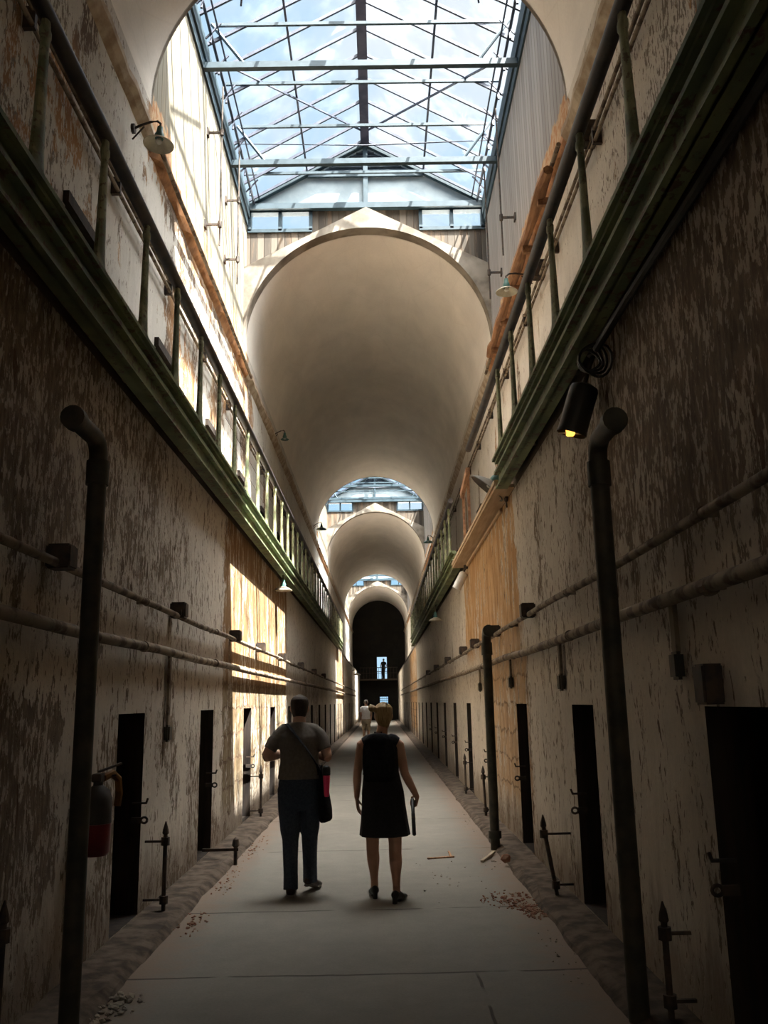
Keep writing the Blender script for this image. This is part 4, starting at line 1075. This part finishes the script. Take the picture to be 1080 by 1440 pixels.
# ---- the man, seen from behind
def make_man():
    root = empty('person', (-0.73, 7.95, 0), 'person with cropped dark hair in a grey-brown T-shirt and dark jeans, walking away, elbows bent', 'person')
    sk = MAT['skin']
    shL, shR = V((-.172, -.01, 1.355)), V((.172, -.01, 1.35))
    elL, elR = V((-.292, -.045, 1.145)), V((.252, -.045, 1.135))
    wrL, wrR = V((-.095, .215, 1.175)), V((.105, .225, 1.165))
    hipL, hipR = V((-.088, 0, .84)), V((.085, .005, .84))
    knL, knR = V((-.078, .02, .45)), V((.082, .10, .46))
    anL, anR = V((-.068, -.035, .085)), V((.082, .155, .125))
    # skin
    b = MB()
    P = head(b, (0.0, .035, 1.445), 1.0)
    limb(b, [(0, -.035, 1.38), (0, -.02, 1.43), (0, .0, 1.49), (0, .01, 1.53)], [(.075, .06), (.058, .058), (.054, .058), (.05, .055)])
    rows = [(.74, 0, 0, .06, .06), (.80, 0, -.01, .15, .105), (.90, 0, -.015, .168, .118), (1.0, 0, -.005, .152, .11), (1.10, 0, 0, .148, .112), (1.22, 0, 0, .162, .118), (1.31, 0, -.01, .165, .105), (1.37, 0, -.02, .14, .075), (1.41, 0, -.025, .075, .055)]
    limb(b, *torso_pts(rows), seg=20)
    for s, e, w in ((shL, elL, wrL), (shR, elR, wrR)):
        limb(b, [V((s.x * .45, s.y, s.z + .012)), V((s.x * .80, s.y, s.z + .012)), V((s.x * 1.04, s.y, s.z - .025)), s * .5 + e * .5 + V((s.x * .03, 0, 0)), e], [.048, .055, .056, .049, .042])
        limb(b, [e, e * .7 + w * .3, e * .3 + w * .7, w], [.042, .043, .034, .026])
    hand(b, wrL, (.75, .55, .2), (.2, -.1, 1), (.3, 1, 0), 0.55)
    hand(b, wrR, (-.75, .55, .2), (-.2, -.1, 1), (-.3, 1, 0), 0.55)
    for h, k_, a in ((hipL, knL, anL), (hipR, knR, anR)):
        limb(b, [h + V((0, 0, .03)), h * .6 + k_ * .4, k_, k_ * .65 + a * .35, a], [.088, .077, .056, .056, .036])
    foot(b, anL, (-.06, 1)); foot(b, anR, (.35, 1), lift=0.05)
    fuse(b, 'body', sk, root, 0.0062, 3)
    # hair: a close cap
    b = MB()
    pr = [(.03, .050, .045, -.050), (.055, .062, .062, -.044), (.09, .073, .078, -.036), (.125, .079, .089, -.028), (.155, .082, .099, -.020), (.185, .078, .097, -.018), (.208, .062, .079, -.016), (.226, .032, .042, -.014), (.236, .006, .008, -.014)]
    b.tube([P(0, p[3], p[0]) for p in pr], [(p[1], p[2]) for p in pr], 18)
    fuse(b, 'hair', MAT['darkhair'], root, 0.007, 2)
    # T-shirt
    b = MB()
    rows = [(.955, 0, -.012, .188, .135), (.962, 0, -.012, .190, .137), (1.02, 0, -.008, .180, .134), (1.10, 0, -.004, .168, .132), (1.18, 0, -.004, .170, .134), (1.26, 0, -.006, .182, .134), (1.33, 0, -.014, .180, .118), (1.375, 0, -.022, .152, .088), (1.41, 0, -.026, .098, .068), (1.43, 0, -.022, .074, .064)]
    limb(b, *torso_pts(rows), seg=24)
    for s, e in ((shL, elL), (shR, elR)):
        limb(b, [V((s.x * .25, s.y - .012, s.z + .035)), V((s.x * .72, s.y, s.z + .020)), V((s.x * 1.02, s.y, s.z - .03)), s * .62 + e * .38 + V((s.x * .02, 0, 0)), s * .36 + e * .64, s * .30 + e * .70], [.054, .060, .065, .062, .060, .058])
    fuse(b, 'shirt', MAT['tee'], root, 0.008, 4)
    # jeans
    b = MB()
    rows = [(.70, 0, -.005, .075, .08), (.76, 0, -.01, .165, .115), (.84, 0, -.02, .186, .135), (.92, 0, -.02, .182, .132), (1.0, 0, -.01, .165, .122)]
    limb(b, *torso_pts(rows), seg=20)
    for h, k_, a, sx in ((hipL, knL, anL, -1), (hipR, knR, anR, 1)):
        cu = V((a.x, a.y - .005, max(.055, a.z - .045)))
        limb(b, [h + V((sx * .003, -.01, .04)), h * .72 + k_ * .28 + V((sx * .004, -.006, 0)), k_ * .8 + h * .2, k_, k_ * .6 + a * .4 + V((0, -.012, 0)), a * .75 + k_ * .25, cu], [(.100, .110), (.098, .098), (.088, .086), (.072, .074), (.065, .068), (.062, .066), (.064, .073)])
    fuse(b, 'jeans', MAT['jeans'], root, 0.008, 3)
    # belt loops' patch catching the light is too small; shoes
    for a, t, l in ((anL, (-.06, 1), 0.0), (anR, (.35, 1), 0.05)):
        b = MB()
        tt = V((t[0], t[1], 0)).normalized(); s = V((tt.y, -tt.x, 0)); c = V((a.x, a.y, 0))
        pts = [c - tt * .075 + V((0, 0, .045 + l)), c - tt * .05 + V((0, 0, .048 + l)), c + tt * .03 + V((0, 0, .05 + l * .6)), c + tt * .10 + V((0, 0, .038 + l * .15)), c + tt * .17 + V((0, 0, .032)), c + tt * .205 + V((0, 0, .026))]
        b.tube(pts, [(.025, .024), (.040, .040), (.043, .046), (.048, .034), (.042, .026), (.02, .016)], 14, ref=s)
        b.tube([c + V((0, 0, .05 + l)), V((a.x, a.y, .1 + l * .7))], [.042, .044], 12, ref=s)
        o = fuse(b, 'shoe', MAT['brownshoe'], root, 0.006, 2)
        b = MB()
        b.tube([c - tt * .078 + V((0, 0, .012 + l)), c - tt * .04 + V((0, 0, .012 + l)), c + tt * .05 + V((0, 0, .012 + l * .5)), c + tt * .11 + V((0, 0, .012 + l * .1)), c + tt * .2 + V((0, 0, .012))], [(.026, .011), (.041, .012), (.040, .012), (.047, .012), (.026, .011)], 12, ref=s)
        b.build('sole', MAT['sole'], o, smooth=True)
    # shoulder bag at the right hip, with its strap
    bag = empty('shoulder_bag', (-0.73 + .215, 7.93, .60), 'black slouchy shoulder bag hanging at the right hip of the person in the T-shirt', 'bag')
    b = MB()
    pr = [(.0, .050, .10), (.02, .060, .135), (.10, .062, .15), (.22, .052, .145), (.34, .036, .12), (.43, .022, .09), (.47, .010, .06)]
    b.tube([V((-.004 * i * 1.2 + (.02 if i < 3 else 0.012), 0, p[0])) for i, p in enumerate(pr)], [(p[1], p[2]) for p in pr], 18)
    fuse(b, 'pouch', MAT['nylon'], bag, 0.009, 3)
    b = MB()
    T = lambda x, y, z: (x - .215, y + .02, z - .60)
    b.tube([T(.19, -.06, 1.05), T(.193, -.12, 1.0), T(.165, -.152, 1.08), T(.09, -.155, 1.20), T(0, -.145, 1.31), T(-.07, -.115, 1.395), T(-.105, -.045, 1.425), T(-.10, .04, 1.40), T(-.04, .128, 1.28), T(.07, .148, 1.14), T(.165, .135, 1.05), T(.19, .06, 1.03)], [(.006, .022)] * 12, 8, ref=(0, 0, 1))
    b.build('strap', MAT['nylon'], bag, smooth=True)
    bt = empty('water_bottle', (-0.73 + .247, 7.80, .815), 'bright pink water bottle with a black cap, carried beside the black shoulder bag', 'bottle')
    b = MB(); b.lathe([(.018, 0), (.022, .012), (.027, .10), (.031, .17), (.029, .178)], seg=18); b.build('flask', MAT['pink'], bt, smooth=True)
    b = MB(); b.lathe([(.034, .176), (.035, .19), (.035, .235), (.028, .25), (.012, .258)], seg=18); b.build('cap', MAT['black'], bt, smooth=True)
    b = MB(); b.tube([(-.034, .0, .22), (-.06, .02, .225), (-.075, .04, .18)], .006, 6); b.build('loop', MAT['nylon'], bt)
    return root
make_man()

# ---- the woman, seen from behind
def make_woman():
    ox, oy = 0.0, 7.72
    root = empty('person', (ox, oy, 0), 'person with a blond side bun in a sleeveless black dress and backpack, walking away', 'person')
    sk = MAT['skin2']
    shL, shR = V((-.168, -.01, 1.262)), V((.142, -.01, 1.255))
    elL, elR = V((-.212, -.02, 1.02)), V((.190, -.02, 1.0))
    wrL, wrR = V((-.222, .03, .805)), V((.292, -.005, .80))
    hipL, hipR = V((-.085, .01, .80)), V((.082, -.01, .80))
    knL, knR = V((-.094, .06, .435)), V((.095, -.035, .425))
    anL, anR = V((-.083, .08, .115)), V((.098, -.13, .115))
    b = MB()
    P = head(b, (.018, .03, 1.375), 0.95)
    limb(b, [(-.01, -.03, 1.28), (0, -.02, 1.33), (.008, 0, 1.39), (.014, .01, 1.44)], [(.07, .05), (.050, .050), (.045, .050), (.045, .048)])
    rows = [(.70, 0, 0, .06, .06), (.77, 0, -.01, .15, .105), (.86, 0, -.015, .165, .12), (.95, -.005, -.005, .145, .105), (1.03, -.01, 0, .128, .098), (1.13, -.012, 0, .142, .11), (1.21, -.013, -.005, .15, .10), (1.27, -.013, -.018, .128, .07), (1.31, -.012, -.025, .065, .05)]
    limb(b, *torso_pts(rows), seg=20)
    for s, e, w in ((shL, elL, wrL), (shR, elR, wrR)):
        limb(b, [V((s.x * .45, -.012, s.z + .008)), V((s.x * .78, -.012, s.z + .010)), V((s.x * 1.03, -.01, s.z - .022)), s * .5 + e * .5, e], [.040, .046, .048, .043, .036])
        limb(b, [e, e * .7 + w * .3, e * .3 + w * .7, w], [.036, .037, .029, .022])
    hand(b, wrL, (.10, .12, -1), (0.2, 1, 0.1), (1, -.15, 0), 0.28, 0.95, 0.04)
    hand(b, wrR, (-.12, .70, -.62), (0, .62, .75), (-1, -.15, 0), 1.0, 0.92, 0.0)
    for h, k_, a in ((hipL, knL, anL), (hipR, knR, anR)):
        limb(b, [h + V((0, 0, .03)), h * .6 + k_ * .4, k_ + V((0, 0, .03)), k_ + V((0, -.008, -.06)), k_ * .6 + a * .4 + V((0, -.016, 0)), k_ * .25 + a * .75, a], [.086, .075, .056, .053, .054, .037, .029])
    foot(b, anL, (-.12, 1), 0.9, 0.04); foot(b, anR, (.42, 1), 0.9, 0.04)
    fuse(b, 'body', sk, root, 0.006, 3)
    # hair and bun
    b = MB()
    pr = [(.0, .028, .024, -.044), (.022, .042, .040, -.046), (.05, .058, .056, -.046), (.08, .070, .072, -.044), (.115, .078, .087, -.036), (.15, .081, .098, -.022), (.185, .078, .098, -.016), (.21, .060, .080, -.016), (.228, .032, .044, -.016), (.237, .008, .010, -.016)]
    b.tube([P(0, p[3], p[0]) for p in pr], [(p[1], p[2]) for p in pr], 18)
    b.tube([P(-.05, -.07, .16), P(-.085, -.075, .175), P(-.110, -.06, .18), P(-.130, -.05, .178)], [.026, .029, .033, .018], 12)
    b.tube([P(-.09, -.06, .195), P(-.118, -.055, .208), P(-.134, -.05, .195)], [.016, .014, .008], 8)
    b.tube([P(.04, -.07, .215), P(.0, -.09, .18), P(-.06, -.09, .17)], [.020, .024, .020], 8)
    fuse(b, 'hair', MAT['blond'], root, 0.006, 2)
    # dress, flaring to the hem
    b = MB()
    N = 40
    rows = [(.505, .012, -.02, .212, .165), (.51, .012, -.02, .212, .166), (.62, .008, -.015, .198, .155), (.74, .004, -.012, .186, .145), (.86, 0, -.014, .178, .136), (.95, -.006, -.008, .162, .122), (1.03, -.01, -.002, .148, .112), (1.13, -.012, 0, .156, .12), (1.21, -.013, -.006, .158, .112), (1.265, -.013, -.018, .125, .082), (1.305, -.008, -.024, .080, .066), (1.325, -.002, -.02, .062, .060)]
    rings = []
    for i, r in enumerate(rows):
        fold = 0.035 * max(0, (0.9 - r[0]) / 0.4)
        rings.append([b.bm.verts.new((r[1] + r[3] * (1 + fold * math.sin(k * 2 * PI / N * 9 + i * .25)) * math.cos(2 * PI * k / N), r[2] + r[4] * (1 + fold * math.sin(k * 2 * PI / N * 9 + i * .25)) * math.sin(2 * PI * k / N), r[0])) for k in range(N)])
    for r0, r1 in zip(rings, rings[1:]):
        for k in range(N): b.bm.faces.new((r0[k], r0[(k + 1) % N], r1[(k + 1) % N], r1[k]))
    b.bm.faces.new(rings[0][::-1]); b.bm.faces.new(rings[-1])
    for s in (shL, shR):
        b.tube([V((s.x * .45, -.02, 1.285)), V((s.x * .72, -.015, 1.276)), V((s.x * .93, -.012, 1.258))], [(.052, .072), (.052, .068), (.046, .060)], 12, ref=(0, 0, 1))
    fuse(b, 'dress', MAT['dress'], root, 0.007, 3)
    for a, t in ((anL, (-.12, 1)), (anR, (.42, 1))):
        tt = V((t[0], t[1], 0)).normalized(); s = V((tt.y, -tt.x, 0)); c = V((a.x, a.y, 0))
        b = MB()
        pts = [c - tt * .065 + V((0, 0, .07)), c - tt * .04 + V((0, 0, .068)), c + tt * .03 + V((0, 0, .055)), c + tt * .09 + V((0, 0, .033)), c + tt * .155 + V((0, 0, .024)), c + tt * .185 + V((0, 0, .018))]
        b.tube(pts, [(.022, .022), (.034, .034), (.037, .036), (.042, .028), (.037, .021), (.016, .012)], 14, ref=s)
        b.tube([c - tt * .042 + V((0, 0, .0)), c - tt * .042 + V((0, 0, .03)), c - tt * .035 + V((0, 0, .065))], [(.022, .024), (.021, .023), (.028, .032)], 12, ref=s)
        b.tube([c + tt * .02 + V((0, 0, .012)), c + tt * .16 + V((0, 0, .012))], [(.03, .010), (.03, .010)], 10, ref=s)
        fuse(b, 'shoe', MAT['shoe'], root, 0.0055, 2)
    # backpack
    bp = empty('backpack', (ox - .03, oy - .14, .95), 'slim black backpack worn over the black dress', 'backpack')
    b = MB()
    pr = [(.0, .112, .050), (.02, .128, .064), (.12, .136, .070), (.26, .134, .064), (.34, .118, .052), (.385, .075, .034), (.395, .035, .016)]
    b.tube([V((0, -.045, p[0])) for p in pr], [(p[1], p[2]) for p in pr], 20)
    fuse(b, 'main_bag', MAT['nylon'], bp, 0.009, 3)
    b = MB(); b.tube([V((0, -.108, z)) for z in (.03, .05, .15, .18)], [(.08, .012), (.092, .022), (.092, .022), (.08, .010)], 16); fuse(b, 'front_pocket', MAT['nylon'], bp, 0.007, 2)
    T = lambda x, y, z: (x + .03, y + .14, z - .95)
    for s, sx in ((-1, -.095), (1, .07)):
        b = MB(); b.tube([T(sx * .7, -.13, 1.30), T(sx, -.075, 1.318), T(sx * 1.05, -.0, 1.322), T(sx * 1.1, .075, 1.27), T(sx * 1.2, .125, 1.17), T(sx * 1.4, .10, 1.06), T(sx * 1.55, .0, 1.0), T(sx * 1.25, -.13, .98)], [(.022, .006)] * 8, 8); b.build('strap', MAT['nylon'], bp, smooth=True)
    b = MB(); b.tube([V((-.03, -.04, .375)), V((-.028, -.04, .402)), V((.028, -.04, .402)), V((.03, -.04, .375))], .006, 8); b.build('grab_handle', MAT['nylon'], bp)
    # audio wand held in the right hand
    dR = V((-.12, .70, -.62)).normalized(); nR = V((-1, -.15, 0)); nR = (nR - dR * nR.dot(dR)).normalized(); tR = V((0, .62, .75)); tR = (tR - dR * tR.dot(dR)).normalized()
    G = wrR + dR * .082 + nR * .030; A = G - tR * .30
    wd = empty('audio_wand', (ox + A.x, oy + A.y, A.z), 'dark stick-like audio wand held upright in the right hand of the person in black', 'audio wand')
    wd.rotation_mode = 'QUATERNION'; wd.rotation_quaternion = V((0, 0, 1)).rotation_difference(tR)
    b = MB(); b.lathe([(.012, 0), (.0165, .006), (.0165, .20), (.0145, .21), (.0145, .345), (.010, .352)], seg=14); b.build('shaft', MAT['black'], wd, smooth=True)
    b = MB(); b.lathe([(.0175, .15), (.0175, .165)], seg=14); b.build('ring', MAT['iron'], wd)
    return root
make_woman()

# ---- smaller figures farther down the corridor
def far_figure(name, loc, H, label, top, bottom, skin, hair, shorts=False, lean=0.0, voxel=0.012, rz=0.0, arm_out=0.0):
    root = empty(name, loc, label, 'person', rz=rz)
    k = H / 1.7
    z = lambda v: v * k
    b = MB()
    P = head(b, (lean, .03, z(1.475)), k)
    limb(b, [(lean * .8, -.02, z(1.39)), (lean, 0, z(1.50))], [(.06, .055), (.05, .052)])
    limb(b, [(0, 0, z(.76)), (0, -.01, z(.9)), (lean * .3, 0, z(1.08)), (lean * .6, 0, z(1.3)), (lean * .75, -.02, z(1.42))], [(.13, .09), (.16, .115), (.14, .11), (.165, .11), (.08, .06)], 18)
    J = []
    for s in (-1, 1):
        sh = V((s * .18 + lean * .7, -.01, z(1.37))); el = V((s * (.22 + arm_out) + lean * .5, -.03, z(1.10))); wr = V((s * (.19 + arm_out) + lean * .4, .10, z(.88)))
        J.append((sh, el, wr))
        limb(b, [V((sh.x * .45, sh.y, sh.z + .01)), V((sh.x * .8, sh.y, sh.z + .01)), V((sh.x * 1.02, sh.y, sh.z - .025)), sh * .5 + el * .5, el], [.045, .052, .052, .046, .04]); limb(b, [el, el * .3 + wr * .7, wr], [.04, .032, .026])
        hand(b, wr, (0, .25, -1), (0, 1, .3), (-s, 0, 0), 0.35)
        kn = V((s * .09, .02 + s * .05, z(.47))); an = V((s * .09, s * .07 - .02, .09))
        limb(b, [(s * .09, 0, z(.86)), (s * .09, .01, z(.68)), kn, kn * .6 + an * .4, an], [.088, .076, .056, .052, .036]); foot(b, an, (s * .2, 1))
        J.append((kn, an))
    fuse(b, 'body', skin, root, voxel * .75, 2)
    b = MB(); limb(b, [(lean * .1, 0, z(.93)), (lean * .2, 0, z(1.08)), (lean * .6, 0, z(1.3)), (lean * .7, -.01, z(1.39)), (lean * .75, -.02, z(1.45))], [(.18, .135), (.165, .13), (.182, .128), (.165, .10), (.075, .065)], 18)
    for (sh, el, wr) in (J[0], J[2]): limb(b, [V((sh.x * .3, sh.y, sh.z + .02)), V((sh.x * .8, sh.y, sh.z + .015)), V((sh.x * 1.03, sh.y, sh.z - .025)), sh * .4 + el * .6], [.055, .062, .066, .060])
    fuse(b, 'shirt', top, root, voxel, 2)
    b = MB(); limb(b, [(0, 0, z(.76)), (0, -.01, z(.86)), (0, 0, z(.98))], [(.15, .11), (.18, .135), (.162, .122)], 18)
    for s, (kn, an) in ((-1, J[1]), (1, J[3])):
        e = kn + V((0, 0, .02)) if shorts else V((an.x, an.y, .05))
        pts = [(s * .09, 0, z(.86)), V((s * .09, .01, z(.68))), kn + V((0, 0, .03))] + ([] if shorts else [kn * .5 + an * .5, e])
        limb(b, pts, [.095, .088, .080] + ([] if shorts else [.066, .064]))
    fuse(b, 'shorts' if shorts else 'trousers', bottom, root, voxel, 2)
    b = MB(); pr = [(.07, .06, .06, -.04), (.12, .077, .082, -.026), (.17, .078, .094, -.014), (.21, .056, .073, -.014), (.231, .006, .008, -.014)]
    b.tube([P(0, p[3], p[0]) for p in pr], [(p[1] * k, p[2] * k) for p in pr], 14); fuse(b, 'hair', hair, root, voxel * .8, 1)
    for (kn, an), s in ((J[1], -1), (J[3], 1)):
        b = MB(); t = V((s * .2, 1, 0)).normalized(); c = V((an.x, an.y, 0)); ss = V((t.y, -t.x, 0))
        b.tube([c - t * .07 + V((0, 0, .04)), c + t * .03 + V((0, 0, .05)), c + t * .12 + V((0, 0, .035)), c + t * .2 + V((0, 0, .028))], [(.035, .036), (.043, .047), (.047, .034), (.02, .02)], 12, ref=ss); fuse(b, 'shoe', MAT['shoe'], root, voxel * .8, 1)
    return root
far_figure('person', (-0.62, 36.0, 0), 1.70, 'small distant person in a white shirt and khaki shorts, partly hidden by the blond head', MAT['whiteshirt'], MAT['khaki'], MAT['skin'], MAT['sole'], shorts=True)
far_figure('person', (0.24, BY + 0.62, 3.605), 1.78, 'tiny silhouetted person on the footbridge in the bright far doorway', MAT['darkcloth'], MAT['darkcloth'], MAT['skin2'], MAT['darkhair'], lean=0.05, arm_out=0.05, rz=0.4)
# ------------------------------------------------------------------ sky, sun, camera
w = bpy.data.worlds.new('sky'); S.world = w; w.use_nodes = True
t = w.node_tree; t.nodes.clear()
tc = t.nodes.new('ShaderNodeTexCoord')
mp = t.nodes.new('ShaderNodeMapping'); mp.inputs['Scale'].default_value = (1.0, 1.0, 1.3); mp.inputs['Location'].default_value = SKY_LOC
t.links.new(tc.outputs['Generated'], mp.inputs[0])
nz = t.nodes.new('ShaderNodeTexNoise'); nz.inputs['Scale'].default_value = 2.6; nz.inputs['Detail'].default_value = 6; nz.inputs['Roughness'].default_value = 0.55; nz.inputs['Distortion'].default_value = 0.3
t.links.new(mp.outputs[0], nz.inputs['Vector'])
mr = t.nodes.new('ShaderNodeMapRange'); mr.interpolation_type = 'SMOOTHSTEP'
mr.inputs['From Min'].default_value = SKY_LO; mr.inputs['From Max'].default_value = SKY_HI
t.links.new(nz.outputs[0], mr.inputs['Value'])
mx = t.nodes.new('ShaderNodeMix'); mx.data_type = 'RGBA'
t.links.new(mr.outputs['Result'], mx.inputs[0])
mx.inputs[6].default_value = (*SKY_BLUE, 1); mx.inputs[7].default_value = (*SKY_CLOUD, 1)
bg = t.nodes.new('ShaderNodeBackground')
# extra sky brightness around the sun, out of view, added to light the interior
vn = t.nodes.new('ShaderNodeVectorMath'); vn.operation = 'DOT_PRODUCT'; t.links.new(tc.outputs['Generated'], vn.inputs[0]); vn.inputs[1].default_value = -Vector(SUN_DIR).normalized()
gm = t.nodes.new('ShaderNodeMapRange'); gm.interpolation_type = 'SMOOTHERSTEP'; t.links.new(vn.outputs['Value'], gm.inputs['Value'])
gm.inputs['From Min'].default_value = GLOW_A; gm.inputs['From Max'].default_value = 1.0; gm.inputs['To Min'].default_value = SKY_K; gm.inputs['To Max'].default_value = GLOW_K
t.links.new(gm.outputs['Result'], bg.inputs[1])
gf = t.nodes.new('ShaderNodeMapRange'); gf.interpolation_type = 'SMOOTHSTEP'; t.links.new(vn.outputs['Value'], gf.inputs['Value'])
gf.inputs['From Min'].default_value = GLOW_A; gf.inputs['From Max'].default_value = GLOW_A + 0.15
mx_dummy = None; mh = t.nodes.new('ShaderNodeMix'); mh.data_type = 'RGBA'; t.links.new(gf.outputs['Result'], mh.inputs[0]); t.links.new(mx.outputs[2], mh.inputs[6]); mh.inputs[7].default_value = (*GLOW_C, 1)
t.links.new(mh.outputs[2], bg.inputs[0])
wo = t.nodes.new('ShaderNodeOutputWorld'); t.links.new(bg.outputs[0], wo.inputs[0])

sd = bpy.data.lights.new('sun', 'SUN'); sd.energy = SUN_E; sd.color = SUN_C; sd.angle = math.radians(0.6)
so = bpy.data.objects.new('sun', sd); COL.objects.link(so)
d = Vector(SUN_DIR).normalized()
so.rotation_euler = d.to_track_quat('-Z', 'Y').to_euler(); so.location = (6, -4, 25)

cd = bpy.data.cameras.new('camera'); co = bpy.data.objects.new('camera', cd); COL.objects.link(co)
F = 1222.0
cd.sensor_fit = 'VERTICAL'; cd.sensor_height = 36.0; cd.lens = F / 1440.0 * 36.0
cd.clip_start = 0.05; cd.clip_end = 400
r = math.radians(1.04)
fw = Vector((536 - 540, -(987 - 720), -F)).normalized()
u0 = Vector((-math.sin(r), math.cos(r), 0)); up = (u0 - fw * u0.dot(fw)).normalized(); rt = fw.cross(up)
R3 = Matrix((rt, fw, up))            # rows: world X, Y, Z seen in camera axes
M4 = R3.to_4x4(); M4.translation = Vector((0, 0, 1.6))
co.matrix_world = M4
S.camera = co

S.view_settings.view_transform = 'Standard'
S.view_settings.look = 'None'
S.view_settings.gamma = 1.0
S.view_settings.use_curve_mapping = False
S.view_settings.exposure = EXPO
S.cycles.max_bounces = 16; S.cycles.diffuse_bounces = 12; S.cycles.transparent_max_bounces = 12
S.cycles.caustics_reflective = False; S.cycles.caustics_refractive = False
S.cycles.sample_clamp_indirect = 8.0
S.cycles.use_denoising = True
